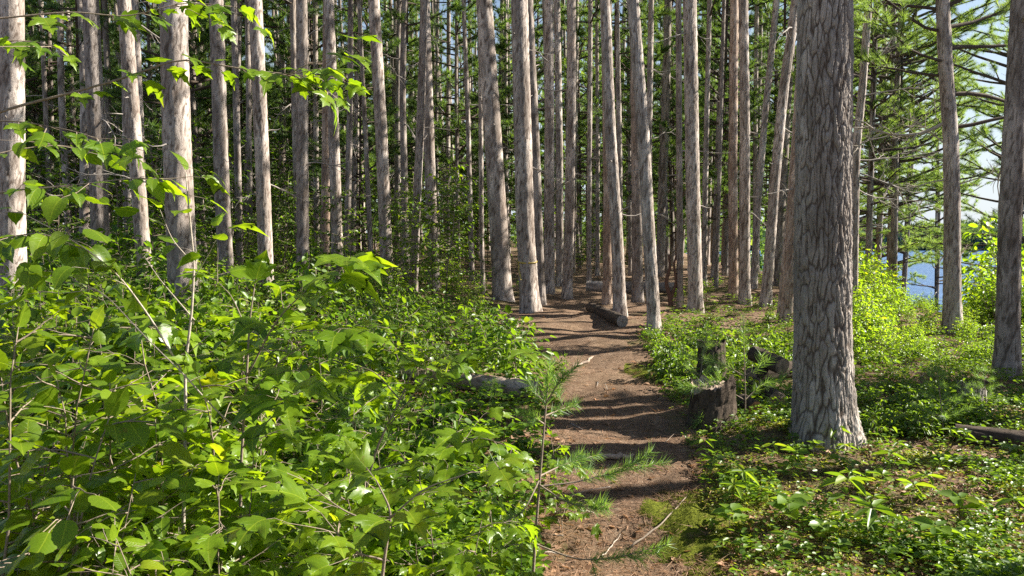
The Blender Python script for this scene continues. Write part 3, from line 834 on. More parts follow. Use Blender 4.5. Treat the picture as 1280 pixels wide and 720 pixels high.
# ------------------------------------------------------------------ PINES, each trunk of the photograph
NEAR = [
 # (axis pixels foot->top, foot y, D, width px foot, width px top, label, bark, crown, dead)
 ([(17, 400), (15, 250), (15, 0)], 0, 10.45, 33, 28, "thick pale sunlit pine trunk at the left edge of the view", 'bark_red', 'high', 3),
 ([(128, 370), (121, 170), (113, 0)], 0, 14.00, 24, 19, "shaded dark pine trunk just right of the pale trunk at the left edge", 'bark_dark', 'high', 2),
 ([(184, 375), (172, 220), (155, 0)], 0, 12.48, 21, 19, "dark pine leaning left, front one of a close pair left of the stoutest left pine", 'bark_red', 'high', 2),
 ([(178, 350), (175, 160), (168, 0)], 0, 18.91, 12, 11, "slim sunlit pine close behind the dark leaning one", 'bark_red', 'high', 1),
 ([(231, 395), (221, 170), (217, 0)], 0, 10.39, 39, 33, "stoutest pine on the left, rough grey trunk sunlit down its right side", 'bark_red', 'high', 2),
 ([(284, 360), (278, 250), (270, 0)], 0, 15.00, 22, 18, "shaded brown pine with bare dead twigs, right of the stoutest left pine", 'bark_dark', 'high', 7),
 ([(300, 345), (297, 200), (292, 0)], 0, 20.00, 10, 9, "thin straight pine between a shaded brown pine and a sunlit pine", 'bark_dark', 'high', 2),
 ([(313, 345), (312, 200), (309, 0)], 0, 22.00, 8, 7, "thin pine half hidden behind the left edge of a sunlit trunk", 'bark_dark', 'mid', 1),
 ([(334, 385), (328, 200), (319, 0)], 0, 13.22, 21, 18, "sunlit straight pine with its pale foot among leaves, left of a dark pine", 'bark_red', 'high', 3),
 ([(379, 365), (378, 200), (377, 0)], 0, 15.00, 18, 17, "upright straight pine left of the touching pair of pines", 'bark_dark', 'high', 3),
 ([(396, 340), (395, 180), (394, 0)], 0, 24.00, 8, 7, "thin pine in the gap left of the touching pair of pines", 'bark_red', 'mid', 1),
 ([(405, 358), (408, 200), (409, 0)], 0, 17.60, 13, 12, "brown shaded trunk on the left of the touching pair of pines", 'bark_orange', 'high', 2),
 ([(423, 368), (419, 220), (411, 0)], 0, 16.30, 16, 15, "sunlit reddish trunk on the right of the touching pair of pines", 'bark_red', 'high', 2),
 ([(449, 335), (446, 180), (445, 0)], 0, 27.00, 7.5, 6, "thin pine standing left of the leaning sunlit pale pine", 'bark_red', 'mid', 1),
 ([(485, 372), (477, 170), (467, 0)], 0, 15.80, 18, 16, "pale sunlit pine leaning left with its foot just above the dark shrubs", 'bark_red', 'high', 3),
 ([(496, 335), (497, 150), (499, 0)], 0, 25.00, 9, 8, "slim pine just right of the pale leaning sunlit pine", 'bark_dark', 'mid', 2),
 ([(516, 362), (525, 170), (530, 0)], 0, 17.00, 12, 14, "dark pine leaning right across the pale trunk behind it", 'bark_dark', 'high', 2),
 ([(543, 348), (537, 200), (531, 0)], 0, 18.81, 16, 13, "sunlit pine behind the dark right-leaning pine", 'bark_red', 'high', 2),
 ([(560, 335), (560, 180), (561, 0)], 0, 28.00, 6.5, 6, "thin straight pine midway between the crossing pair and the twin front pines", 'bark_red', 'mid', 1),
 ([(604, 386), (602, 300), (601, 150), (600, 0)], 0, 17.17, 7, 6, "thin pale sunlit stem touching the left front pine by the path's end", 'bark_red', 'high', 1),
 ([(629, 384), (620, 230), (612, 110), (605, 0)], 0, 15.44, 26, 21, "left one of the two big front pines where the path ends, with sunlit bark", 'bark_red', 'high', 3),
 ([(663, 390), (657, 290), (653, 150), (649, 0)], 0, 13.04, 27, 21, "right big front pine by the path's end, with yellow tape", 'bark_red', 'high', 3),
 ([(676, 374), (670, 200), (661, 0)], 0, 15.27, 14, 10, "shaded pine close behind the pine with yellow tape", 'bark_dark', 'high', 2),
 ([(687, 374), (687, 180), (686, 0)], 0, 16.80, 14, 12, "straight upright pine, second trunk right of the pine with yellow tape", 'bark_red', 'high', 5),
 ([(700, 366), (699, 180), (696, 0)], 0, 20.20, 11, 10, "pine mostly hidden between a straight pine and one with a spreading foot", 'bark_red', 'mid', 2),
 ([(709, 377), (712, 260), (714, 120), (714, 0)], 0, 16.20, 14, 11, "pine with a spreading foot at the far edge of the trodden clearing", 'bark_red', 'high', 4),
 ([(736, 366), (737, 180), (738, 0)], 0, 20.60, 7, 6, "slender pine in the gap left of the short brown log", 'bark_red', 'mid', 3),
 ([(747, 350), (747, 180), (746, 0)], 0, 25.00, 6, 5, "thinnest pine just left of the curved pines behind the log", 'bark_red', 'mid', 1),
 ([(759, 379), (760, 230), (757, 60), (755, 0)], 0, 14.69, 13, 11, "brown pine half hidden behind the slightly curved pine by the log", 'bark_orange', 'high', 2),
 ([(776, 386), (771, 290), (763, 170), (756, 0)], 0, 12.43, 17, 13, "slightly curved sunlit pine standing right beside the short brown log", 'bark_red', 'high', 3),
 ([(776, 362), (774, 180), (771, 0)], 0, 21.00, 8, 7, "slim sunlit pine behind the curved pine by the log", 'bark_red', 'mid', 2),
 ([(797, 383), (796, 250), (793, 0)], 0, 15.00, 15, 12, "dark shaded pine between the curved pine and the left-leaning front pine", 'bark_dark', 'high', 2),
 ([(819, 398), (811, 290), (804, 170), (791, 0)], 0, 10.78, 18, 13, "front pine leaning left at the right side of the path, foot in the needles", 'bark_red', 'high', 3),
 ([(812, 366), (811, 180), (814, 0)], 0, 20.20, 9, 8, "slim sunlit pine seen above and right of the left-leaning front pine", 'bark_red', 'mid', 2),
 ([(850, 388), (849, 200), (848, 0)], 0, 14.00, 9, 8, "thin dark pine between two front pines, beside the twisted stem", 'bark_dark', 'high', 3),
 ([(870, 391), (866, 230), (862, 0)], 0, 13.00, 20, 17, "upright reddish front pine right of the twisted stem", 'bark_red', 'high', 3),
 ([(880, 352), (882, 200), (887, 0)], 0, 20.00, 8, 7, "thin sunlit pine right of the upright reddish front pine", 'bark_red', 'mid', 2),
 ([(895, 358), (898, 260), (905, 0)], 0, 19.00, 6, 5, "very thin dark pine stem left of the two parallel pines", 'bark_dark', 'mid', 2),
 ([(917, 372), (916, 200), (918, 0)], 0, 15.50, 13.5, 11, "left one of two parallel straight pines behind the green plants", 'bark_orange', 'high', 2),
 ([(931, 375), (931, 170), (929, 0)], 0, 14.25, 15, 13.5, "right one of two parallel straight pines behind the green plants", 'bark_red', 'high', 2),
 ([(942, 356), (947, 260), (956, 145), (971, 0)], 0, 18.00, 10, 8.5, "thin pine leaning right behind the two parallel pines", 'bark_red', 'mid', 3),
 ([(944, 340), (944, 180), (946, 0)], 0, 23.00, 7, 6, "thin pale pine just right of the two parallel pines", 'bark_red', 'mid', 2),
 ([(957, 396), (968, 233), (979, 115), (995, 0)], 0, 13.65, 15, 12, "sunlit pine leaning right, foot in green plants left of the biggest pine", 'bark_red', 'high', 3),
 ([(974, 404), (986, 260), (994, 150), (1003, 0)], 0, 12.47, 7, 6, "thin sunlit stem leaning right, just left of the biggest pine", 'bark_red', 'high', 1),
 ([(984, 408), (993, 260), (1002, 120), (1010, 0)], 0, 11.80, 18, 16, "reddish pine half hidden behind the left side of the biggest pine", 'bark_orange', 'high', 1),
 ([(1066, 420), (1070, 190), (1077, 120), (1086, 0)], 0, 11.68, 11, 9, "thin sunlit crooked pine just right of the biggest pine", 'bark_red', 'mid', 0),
]
AX = {}
for k, (cp, by, D, w0, w1, label, bark, crown, dead) in enumerate(NEAR):
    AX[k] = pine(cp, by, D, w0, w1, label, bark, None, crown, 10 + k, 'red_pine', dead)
big, big_ax, big_r = pine([(1029, 545), (1029, 300), (1031, 0)], 0, 5.8, 74, 62, "biggest pine, thick plated grey trunk in the right foreground", 'bark_big', 21, 'high', 3, 'red_pine', 0, True)
rgt, rgt_ax, rgt_r = pine([(1259, 483), (1262, 290), (1268, 160), (1277, 0)], 0, 7.9, 31, 26, "shaded grey pine at the right edge of the view", 'bark_dark', 18, 'high', 5, 'red_pine', 2)
lake_p, lp_ax, lp_r = pine([(1190, 436), (1190, 250), (1188, 165), (1182, 90), (1178, 0)], 0, 10.8, 23, 14, "crooked pine with long bare curving limbs standing before the lake", 'bark_red', 13, None, 8, 'lakeside_pine', 0)

# limbs of the lakeside pine: long, curved, with needles at their ends
def limb_part(tree, ax, r0, z, az, L, slope, rad, seed, needles=True, name="limb", mat='bark_dark', up=.02, twn=6, tf=.5):
    r = np.random.default_rng(seed)
    fb, lb = MB(), MB()
    a = ax(z)
    if needles:
        pine_limb(fb, lb, r, [0, 0, 0], az, L, slope, rad, tf, 12, 14, .13, .0045, twn)
    else:
        lb = twiggy(r, L, rad, az, slope, 2, 6, up)
    l = obj(name, lb.mesh(name, M[mat]), tree, tuple(a))
    if needles: obj("needles", fb.mesh("needles", M['needle_s'], False), l)
    return l
zpx = lambda py, D: float(P(640, py, D)[2])
b0 = lake_p.location.z
spec = [  # (py of the attachment, azimuth: 0 = right, pi = left, length, slope, radius)
 (118, .15, 2.0, .05, .035), (160, -.1, 1.9, .12, .03), (62, .3, 1.6, .25, .035), (35, .5, 1.7, .3, .03), (10, -.4, 1.8, .2, .03),
 (95, PI - .3, 1.5, .05, .022), (78, PI + .4, 1.6, .02, .022), (40, PI + .1, 1.8, .1, .025), (12, PI - .5, 1.7, .1, .025), (-20, 1.2, 1.8, .1, .03), (-30, PI, 2.0, .1, .03),
 (-60, .2, 2.0, .1, .03), (-80, PI - .8, 2.0, .1, .03), (-120, .9, 1.8, .1, .03), (-150, PI, 1.8, .1, .03), (-150, -.6, 1.8, .1, .03), (-200, 2.0, 1.8, .2, .03), (-240, -1.5, 1.6, .3, .025), (-240, .3, 1.6, .3, .025)]
for q, (py, az, L, sl, rad) in enumerate(spec):
    limb_part(lake_p, lp_ax, lp_r, zpx(py, 10.8) - b0, az, L, sl, rad, 500 + q, True, twn=15 if py < 60 else 11, tf=.4)
for q, (py, az, L, sl, rad) in enumerate([(150, PI - .1, 1.2, -.45, .028), (185, PI + .1, .9, .3, .012), (235, .1, .8, .45, .012), (225, PI, .7, .1, .012), (330, .1, .35, .5, .01)]):
    limb_part(lake_p, lp_ax, lp_r, zpx(py, 10.8) - b0, az, L, sl, rad, 560 + q, False, "dead_branch", 'twig_pale')
t_, ax_, r_0 = AX[len(NEAR) - 1]
for q, (py, az, L, sl, rad) in enumerate([(85, .3, .9, .6, .014), (200, .1, 1.3, -.02, .014), (120, -.4, 1.2, .15, .012), (215, -.5, 1.1, -.2, .012), (235, .5, 1.2, -.25, .012), (180, .2, 1.1, .25, .012), (50, PI - .2, .8, .2, .012)]):
    limb_part(t_, ax_, r_0, zpx(py, 11.68) - t_.location.z, az, L, sl, rad, 580 + q, False, "dead_branch", 'deadwood')

# ------------------------------------------------------------------ pines farther off, on the right shore and outside the view
def scatter_pine(proto_list, x, y, label, group, name, s=1.0):
    src = proto_list[int(rng.integers(len(proto_list)))]
    t = clone(src)
    t.name = name
    t.location = (x, y, float(H(x, y)) - .05)
    t.rotation_euler = (R_(rng.normal(0, 1.0)), R_(rng.normal(0, 1.3)), rng.uniform(0, 6.28))
    t.scale = (s, s, s)
    tag(t, label, 'pine tree', group)
    return t

def far_proto(kind, seed, r0, bark, height, crowns, dead=5):
    r = np.random.default_rng(seed)
    t = thing(kind, (0, 0, 0), "x", 'pine tree')
    bend = r.normal(0, .12, 3)
    me, ax = trunk_mesh("trunk", [(0, 0, -.3), (0, 0, 0), (bend[0], 0, 5), (bend[1], bend[2], 10), (bend[1] * 1.3, bend[2], 16)], height, r0, .04, bark, seed, 14, 13, .16, .006, (.09, .2), .3)
    obj("trunk", me, t)
    fm, lm = crowns[seed % len(crowns)]
    c = obj("crown", fm, t, (bend[1] * .7, bend[2] * .5, 0)); obj("branchwork", lm, c)
    for k in range(dead):
        zz = r.uniform(2, 9); az = r.uniform(-3, 3); a = ax(zz)
        o = obj("dead_branch", DEAD[k % 5], t, tuple(a)); o.rotation_euler = (0, r.normal(-.05, .2), az); s = r.uniform(1, 2); o.scale = (s, s, s)
    return t
FAR = [far_proto('distant_pine', 700 + i, .085 + .010 * i, ['bark_red', 'bark_dark', 'bark_red'][i % 3], 18 + i * .5, CR_MID if i % 2 else CR_HIGH) for i in range(7)]
YNG = [far_proto('young_pine', 730 + i, .06 + .01 * i, 'bark_dark', 8.5 + i * .8, CR_YOUNG, 2) for i in range(4)]

SHP = [far_proto('shore_pine', 760 + i, .07 + .01 * i, 'bark_dark', 10.5 + i * .8, CR_SHORE, 4) for i in range(3)]
placed = [(float(a[0].location.x), float(a[0].location.y)) for a in AX.values()]
def clear(x, y, dmin, px_gap=None):
    for (a, b) in placed:
        if (a - x) ** 2 + (b - y) ** 2 < dmin * dmin: return False
    return True
def zone(px):
    return 'left' if px < 420 else ('middle' if px < 800 else 'right')
FARLAB = {'left': "distant pine trunk in the dim stand behind the leafy shrubs on the left",
          'middle': "distant pine trunk in the stand between the touching pair and the log",
          'right': "distant pine trunk in the stand behind the leaning pines on the right"}
cnt = 0; tries = 0
while cnt < 150 and tries < 6000:
    tries += 1
    y = rng.uniform(19, 68); px = rng.uniform(-30, 1015 if y < 45 else 1000)
    x = (px - 640) / FPX * y
    if x > shore_x(y) - 3.0 or not clear(x, y, 1.25): continue
    if abs(x - path_x(y)) < .8 and y < 26: continue
    placed.append((x, y))
    scatter_pine(FAR, x, y, FARLAB[zone(px)], "distant pines of the stand, " + zone(px), 'distant_pine', rng.uniform(.85, 1.15))
    cnt += 1
YLAB = {'left': "young green pine filling the dim background among trunks on the left",
        'middle': "young green pine filling the background gaps between the middle trunks",
        'right': "young green pine with drooping needles behind the leaning pines"}
cnt = 0; tries = 0
while cnt < 105 and tries < 4000:
    tries += 1
    y = rng.uniform(22, 58); px = rng.uniform(-30, 1010)
    x = (px - 640) / FPX * y
    if x > shore_x(y) - 2.0 or not clear(x, y, 1.0): continue
    placed.append((x, y))
    scatter_pine(YNG, x, y, YLAB[zone(px)], "young pines in the background, " + zone(px), 'young_pine', rng.uniform(.85, 1.6))
    cnt += 1
# shore pines with low green crowns on the right
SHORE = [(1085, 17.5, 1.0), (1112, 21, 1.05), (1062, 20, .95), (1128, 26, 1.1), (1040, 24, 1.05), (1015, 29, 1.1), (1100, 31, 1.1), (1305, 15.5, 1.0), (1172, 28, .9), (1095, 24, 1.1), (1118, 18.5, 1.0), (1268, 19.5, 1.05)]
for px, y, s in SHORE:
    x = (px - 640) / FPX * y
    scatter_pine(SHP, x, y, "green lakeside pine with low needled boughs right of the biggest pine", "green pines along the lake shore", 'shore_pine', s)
# pines just outside the view on the lake side: unseen, placed to shade the floor
for (x, y, s, lst) in [(6.9, 4.6, 1.05, FAR[::2]), (8.2, 6.4, 1.0, FAR[::2]), (7.4, 1.6, 1.05, FAR[::2]), (9.9, 8.9, .7, YNG), (5.3, 7.25, 1.3, FAR[6:]), (6.4, 8.0, 1.2, FAR[6:]), (5.9, 6.75, 1.15, FAR[4:5])]:
    scatter_pine(lst, x, y, "unseen lakeside pine added beyond the right edge of the view for its shade", "unseen shade pines beyond the right edge", 'shore_pine', s)
for o in FAR + YNG + SHP:                                   # the sources themselves stand in the distance too
    y = rng.uniform(50, 66); px = rng.uniform(0, 900)
    o.location = ((px - 640) / FPX * y, y, float(H((px - 640) / FPX * y, y)) - .05)
    if o in FAR: tag(o, FARLAB[zone(px)], 'pine tree', "distant pines of the stand, " + zone(px))
    else: tag(o, YLAB[zone(px)], 'pine tree', "young pines in the background, " + zone(px))

# the forest beyond: one dark mass
r = np.random.default_rng(55)
mb = MB()
n = 1400
yy = r.uniform(70, 105, n); xx = (r.uniform(-120, 1040, n) - 640) / FPX * yy
for k in range(22):
    zt = r.uniform(0, 1, n) ** 1.3 * (15 + 5 * np.sin(xx * .35) + 3 * np.sin(xx * .9 + 1))
    p = np.stack([xx + r.normal(0, 1.4, n), yy + r.normal(0, 1.2, n), H(xx, yy) + zt], 1)
    d = norm(r.normal(0, 1, (n, 3)) + np.array([0, 0, .2]))
    X_, Y_, Z_ = leaf_axes(d, .8, r)
    mb.inst(TRI, p, X_, Y_, Z_, np.stack([r.uniform(.2, .5, n), r.uniform(.6, 1.3, n), np.ones(n)], 1))
tag(obj("distant_forest", mb.mesh("distant_forest", M['needle'], False)), "deep green forest mass closing the view behind the pine stand", 'forest', kind='stuff')
# ------------------------------------------------------------------ UNDERGROWTH
def xy(px, D): return (px - 640) / FPX * D
def top_scale(kind_h, px, D, top):
    x = xy(px, D)
    return max(.25, (1.6 + (305 - top) / FPX * D - float(H(x, D))) / kind_h)

KH = {'maple_sapling': 1.25, 'hazel_shrub': 1.15, 'leafy_shrub': 1.1, 'shore_bush': 1.6, 'broadleaf_sapling': 4.2, 'low_shrub': .42}
def at_top(kind, px, D, top, label, cat='shrub', group=None):
    return plant(kind, xy(px, D), D, label, cat, top_scale(KH[kind], px, D, top), group=group)

# saplings whose stems and branches follow the photograph
def px_path(pts, D0, D1):
    n = len(pts)
    c = np.array([P(a, b, D0 + (D1 - D0) * k / max(1, n - 1)) for k, (a, b) in enumerate(pts)])
    # smooth the polyline
    t = np.linspace(0, n - 1, n * 4)
    o = np.stack([np.interp(t, np.arange(n), c[:, q]) for q in range(3)], 1)
    for _ in range(2):
        o[1:-1] = (o[:-2] + 2 * o[1:-1] + o[2:]) / 4
    return o

def traced_sapling(name, stem, D, branches, tm, size, spacing, mat, stem_r, label, cat='sapling', stem_mat='twig', opposite=False, seed=1, jit=.3, petiole=.03, side=.14, leaf_stem=.6):
    r = np.random.default_rng(seed)
    sp = px_path(stem, D, D)
    gz = float(H(sp[0][0], sp[0][1])) - .03
    if sp[0][2] > gz: sp = np.vstack([[sp[0][0], sp[0][1], gz], sp])
    org = sp[0].copy()
    t = thing(name, org, label, cat)
    lf, st = MB(), MB()
    tube(st, sp - org, np.linspace(stem_r, stem_r * .3, len(sp)), 7)
    if leaf_stem < 1: leaves_on(lf, sp[int(len(sp) * leaf_stem):] - org, r, tm, size, spacing, .05, opposite, jit, .3, petiole, st)
    for pts, D0, D1, rad, leafy in branches:
        bp = px_path(pts, D0, D1) - org
        tube(st, bp, np.linspace(rad, rad * .3, len(bp)), 6)
        if leafy is None: continue
        leaves_on(lf, bp, r, tm, size, spacing, leafy, opposite, jit, .3, petiole, st)
        L = np.linalg.norm(np.diff(bp, axis=0), axis=1).sum()
        for k in range(int(L / side)):
            q, tg = along(bp, np.array([r.uniform(max(leafy, .1), .98)]))
            d = norm(tg[0] * .7 + np.array([r.normal(0, .5), r.normal(0, .7), r.normal(0, .12)]))
            b2 = curve_pts(q[0], d, r.uniform(.10, .26), 4, r, .12, -.04)
            tube(st, b2, np.linspace(rad * .4, rad * .15, len(b2)), 4, False)
            leaves_on(lf, b2, r, tm, size, spacing, .15, opposite, jit, .3, petiole, st)
    vein = any(tm is q for q in (MAPLE, MAPLE3, HAZEL))
    obj("foliage", lf.mesh(name + "_foliage", M[mat], True, vein), t)
    obj("stem", st.mesh(name + "_stem", M[stem_mat]), t)
    return t

traced_sapling('maple_sapling', [(-150, 760), (-140, 400), (-110, 200), (-90, 60), (-60, -80)], 2.15, [
    ([(-110, 190), (0, 138), (90, 116), (160, 96), (225, 72), (300, 86), (370, 94), (425, 98)], 2.15, 2.3, .0042, .3),
    ([(-40, 150), (30, 152), (100, 165), (165, 192)], 2.15, 2.05, .0025, .3),
    ([(-95, 90), (-20, 62), (40, 50), (75, 62)], 2.15, 2.0, .0028, .45),
    ([(-80, 30), (10, 22), (90, 14), (160, 22), (230, 2), (290, 8)], 2.15, 2.35, .003, .3)],
    MAPLE, .060, .07, 'maple', .011, "maple sapling reaching long leafy twigs across the top left corner", opposite=True, seed=3, side=.22, leaf_stem=.8, petiole=.04)
traced_sapling('hazel_sapling', [(228, 700), (231, 590), (232, 500), (231, 460), (240, 390), (243, 330), (237, 270), (232, 215)], 2.9, [
    ([(231, 470), (190, 400), (150, 345), (100, 305), (20, 262)], 2.9, 2.5, .004, .45),
    ([(300, 540), (262, 505), (232, 470), (180, 420), (130, 365), (90, 350)], 2.85, 2.6, .0036, .7),
    ([(240, 350), (260, 320), (270, 300)], 2.9, 2.8, .0022, .2),
    ([(243, 400), (200, 350), (180, 320)], 2.9, 3.0, .0025, None),
    ([(237, 440), (262, 418), (280, 410)], 2.9, 2.9, .002, None),
    ([(242, 330), (215, 300), (200, 262)], 2.9, 2.8, .0025, .4)],
    HAZEL, .072, .085, 'hazel', .0075, "slender pale bare stemmed sapling with broad leaves near its top, in the left foreground", stem_mat='twig_pale', seed=5, leaf_stem=.72, petiole=.012, side=.2)
traced_sapling('hazel_sapling', [(-120, 740), (-110, 500), (-90, 330), (-60, 230)], 3.0, [
    ([(-80, 260), (10, 238), (90, 232), (170, 222), (215, 225)], 3.0, 2.8, .0045, .25),
    ([(-100, 330), (-10, 300), (50, 290), (100, 310)], 3.0, 2.6, .004, .3),
    ([(-70, 220), (0, 190), (70, 180), (130, 195)], 3.0, 3.3, .0035, .3)],
    HAZEL, .075, .055, 'hazel', .010, "broad leaved sapling arching in from the left edge at eye height", seed=8, petiole=.012, side=.16)
traced_sapling('maple_sapling', [(302, 740), (300, 600), (308, 480), (312, 400), (318, 360)], 2.9, [
    ([(309, 470), (345, 400), (390, 355), (440, 330)], 2.9, 2.7, .0035, .3),
    ([(306, 500), (350, 450), (400, 420), (425, 410)], 2.9, 2.7, .003, .3),
    ([(312, 420), (290, 370), (270, 350)], 2.9, 3.0, .0028, .2),
    ([(303, 560), (360, 500), (390, 470)], 2.9, 2.6, .003, .3)],
    MAPLE3, .10, .10, 'maple', .007, "dark stemmed maple sapling with large drooping leaves left of the path", opposite=True, seed=11, petiole=.05, side=.2)
traced_sapling('maple_sapling', [(440, 760), (450, 640), (470, 560), (500, 500), (520, 455)], 2.9, [
    ([(480, 540), (520, 490), (555, 440)], 2.9, 2.9, .003, .2),
    ([(500, 500), (470, 465), (440, 455)], 2.9, 3.1, .003, .2),
    ([(460, 590), (530, 570), (600, 545), (640, 560)], 2.8, 2.6, .003, .25),
    ([(520, 460), (545, 440), (565, 448)], 2.9, 2.8, .002, .1)],
    MAPLE, .095, .085, 'maple', .007, "maple sapling with a bright sunlit leaf cluster in front of the fallen log", opposite=True, seed=14, petiole=.04, side=.16)
traced_sapling('maple_sapling', [(470, 800), (480, 700), (490, 640), (470, 600)], 2.0, [
    ([(488, 660), (430, 640), (380, 600)], 2.0, 2.0, .003, .2),
    ([(485, 650), (530, 610), (590, 590)], 2.0, 2.0, .003, .2),
    ([(480, 700), (440, 690), (400, 640)], 2.0, 1.9, .003, .3)],
    MAPLE, .095, .10, 'maple', .006, "nearest maple sapling with sharply lobed leaves at the bottom left of centre", opposite=True, seed=17, petiole=.045, side=.18)

NEARPL = [  # kind, px, D, top py, label
 ('hazel_shrub', 70, 2.3, 560, "broad leaved shrub at the bottom left with the largest leaves"),
 ('hazel_shrub', 235, 2.3, 585, "broad leaved shrub low at the bottom, below the pale bare stem"),
 ('hazel_shrub', 20, 2.9, 430, "sunlit broad leaved shrub hugging the left edge at half height"),
 ('hazel_shrub', 125, 2.9, 470, "bright leafy shrub between the left edge and the pale bare stem"),
 ('maple_sapling', 560, 2.5, 610, "small maple sapling with shaded leaves above the grey stub at the bottom"),
 ('hazel_shrub', -10, 2.5, 345, "tall broad leaved shrub cut by the left edge, reaching eye height"),
 ('hazel_shrub', 85, 3.2, 330, "tall sunlit shrub behind the arching twigs at the left, reaching the pale trunk's foot"),
 ('maple_sapling', 180, 3.5, 350, "maple sapling standing close behind the pale bare stem at the left"),
 ('maple_sapling', 275, 3.2, 395, "maple sapling in the gap between the pale bare stem and the dark stem"),
 ('maple_sapling', 430, 2.6, 520, "maple sapling between dark stemmed maple and the sunlit leaf cluster"),
 ('maple_sapling', 330, 2.9, 500, "wide leaved maple sapling right of the dark stemmed maple's foot"),
 ('maple_sapling', 520, 3.2, 530, "maple sapling with broad shaded leaves below the sunlit leaf cluster"),
 ('maple_sapling', 270, 2.5, 560, "low wide leaved maple sapling right of the pale bare stem's foot"),
 ('maple_sapling', 625, 3.0, 640, "little maple sapling at the bottom, just left of the young pine"),
 ('hazel_shrub', 215, 3.3, 445, "leafy shrub just behind the foot of the pale bare stem"),
 ('maple_sapling', 400, 3.4, 480, "low maple sapling behind the dark stemmed one"),
 ('hazel_shrub', 300, 3.6, 420, "leafy shrub behind the dark stemmed maple sapling"),
 ('hazel_shrub', 55, 3.8, 385, "tall leafy shrub behind the left edge shrubs, reaching the shaded trunks"),
 ('hazel_shrub', 160, 4.0, 390, "tall leafy shrub behind the arching twigs of the pale stemmed sapling"),
 ('maple_sapling', 500, 3.6, 505, "maple sapling in the shade just left of the fallen log"),
 ('maple_sapling', 600, 3.5, 565, "maple sapling with wide leaves left of the young foreground pine"),
 ('maple_sapling', 705, 4.4, 535, "small bright maple seedling at the left margin of the path behind the young pine"),
 ('hazel_shrub', 615, 3.9, 600, "low bright leafy clump left of the young foreground pine stem"),
 ('hazel_shrub', 560, 4.2, 610, "low leafy clump under the maple leaves left of the path"),
 ('leafy_shrub', 470, 4.6, 455, "small leaved shrub behind the sunlit maple cluster"),
 ('hazel_shrub', 380, 4.8, 400, "leafy shrub behind the large drooping maple leaves"),
 ('hazel_shrub', 1330, 2.2, 575, "dark shaded shrub poking in at the bottom right edge"),
 ('leafy_shrub', 700, 8.2, 462, "dark leafy shrub at the left margin of the path behind the fallen log"),
 ('leafy_shrub', 640, 9.0, 415, "leafy shrub at the left margin of the path below the front pines"),
 ('leafy_shrub', 832, 8.2, 410, "slender shrub with a pale forked stem at the right margin of the path"),
 ('leafy_shrub', 870, 9.4, 395, "leafy shrub behind the broken stump at the right of the path"),
]
for kd, px, D, top, lab in NEARPL: at_top(kd, px, D, top, lab, 'sapling' if 'sapling' in kd else 'shrub')

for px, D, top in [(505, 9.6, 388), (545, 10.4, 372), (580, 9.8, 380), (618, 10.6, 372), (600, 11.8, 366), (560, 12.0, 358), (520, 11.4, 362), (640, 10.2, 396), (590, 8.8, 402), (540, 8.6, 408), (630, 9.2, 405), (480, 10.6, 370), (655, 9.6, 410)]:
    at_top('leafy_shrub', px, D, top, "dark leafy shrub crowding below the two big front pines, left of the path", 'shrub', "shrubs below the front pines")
for px, D, top in [(826, 9.6, 412), (845, 8.9, 418), (862, 8.4, 432), (838, 8.0, 440), (850, 7.3, 462), (870, 7.8, 445), (818, 10.4, 404), (842, 10.8, 396), (872, 10.2, 398), (905, 9.6, 400), (930, 9.0, 410), (960, 9.4, 405)]:
    at_top('low_shrub', px, D, top, "bright leafy plant crowding the right edge of the upper path", 'ground plant', "plants at the path's right edge")
ZL = {('left', 'mid'): "leafy green shrub in the sunlit thicket at middle distance on the left",
      ('centre', 'mid'): "dark green leafy shrub in the thicket between fallen log and front pines",
      ('left', 'far'): "leafy shrub around the feet of the pines on the left",
      ('centre', 'far'): "leafy shrub around the feet of the pines left of the path's end"}
def fill(kinds, Drange, pxr, topf, n, zname, gap=.5, seed=0):
    r = np.random.default_rng(seed); c = 0; k = 0; pl = []
    while c < n and k < 3000:
        k += 1
        D = r.uniform(*Drange); px = r.uniform(*pxr); x = xy(px, D)
        if x > path_x(D) - path_w(D) - .35: continue
        if any((a - x) ** 2 + (b - D) ** 2 < gap * gap for a, b in pl): continue
        pl.append((x, D))
        z = 'left' if px < 390 else 'centre'
        kd = kinds[int(r.integers(len(kinds)))]
        at_top(kd, px, D, topf(px) + r.normal(0, 16), ZL[(z, zname)], 'shrub', "shrubs of the %s thicket, %s" % (z, zname)); c += 1
fill(['hazel_shrub', 'maple_sapling', 'leafy_shrub'], (4.6, 7.0), (-40, 560), lambda p: np.interp(p, [0, 300, 420, 500, 600], [355, 375, 415, 455, 490]), 30, 'mid', .42, 21)
fill(['leafy_shrub', 'hazel_shrub'], (7.0, 10.5), (-40, 660), lambda p: np.interp(p, [0, 250, 400, 520, 620], [320, 345, 372, 378, 395]), 50, 'mid', .55, 22)
fill(['leafy_shrub'], (10.5, 13.2), (-30, 625), lambda p: np.interp(p, [0, 250, 450, 560, 620], [305, 325, 350, 362, 388]), 46, 'far', .6, 23)
fill(['leafy_shrub', 'shore_bush'], (13.5, 22), (-30, 610), lambda p: np.interp(p, [0, 200, 400, 600], [295, 305, 318, 342]), 70, 'far', .7, 24)
# tall young broadleaf trees in the dim background on the left
SL = "tall thin broadleaf sapling in the dim background behind the pines on the left"
SM = "tall thin broadleaf sapling in the dim background left of the path's end"
r = np.random.default_rng(31)
for k in range(84):
    D = r.uniform(15, 36); px = r.uniform(-30, 590) if k < 66 else r.uniform(560, 800)
    if px > 560: D = r.uniform(26, 38)
    top = np.interp(px, [0, 250, 500, 800], [165, 190, 245, 285]) + r.normal(0, 30)
    at_top('broadleaf_sapling', px, D, top, SL if px < 390 else SM, 'young tree', "young broadleaf trees in the background, %s" % ('left' if px < 390 else 'centre'))
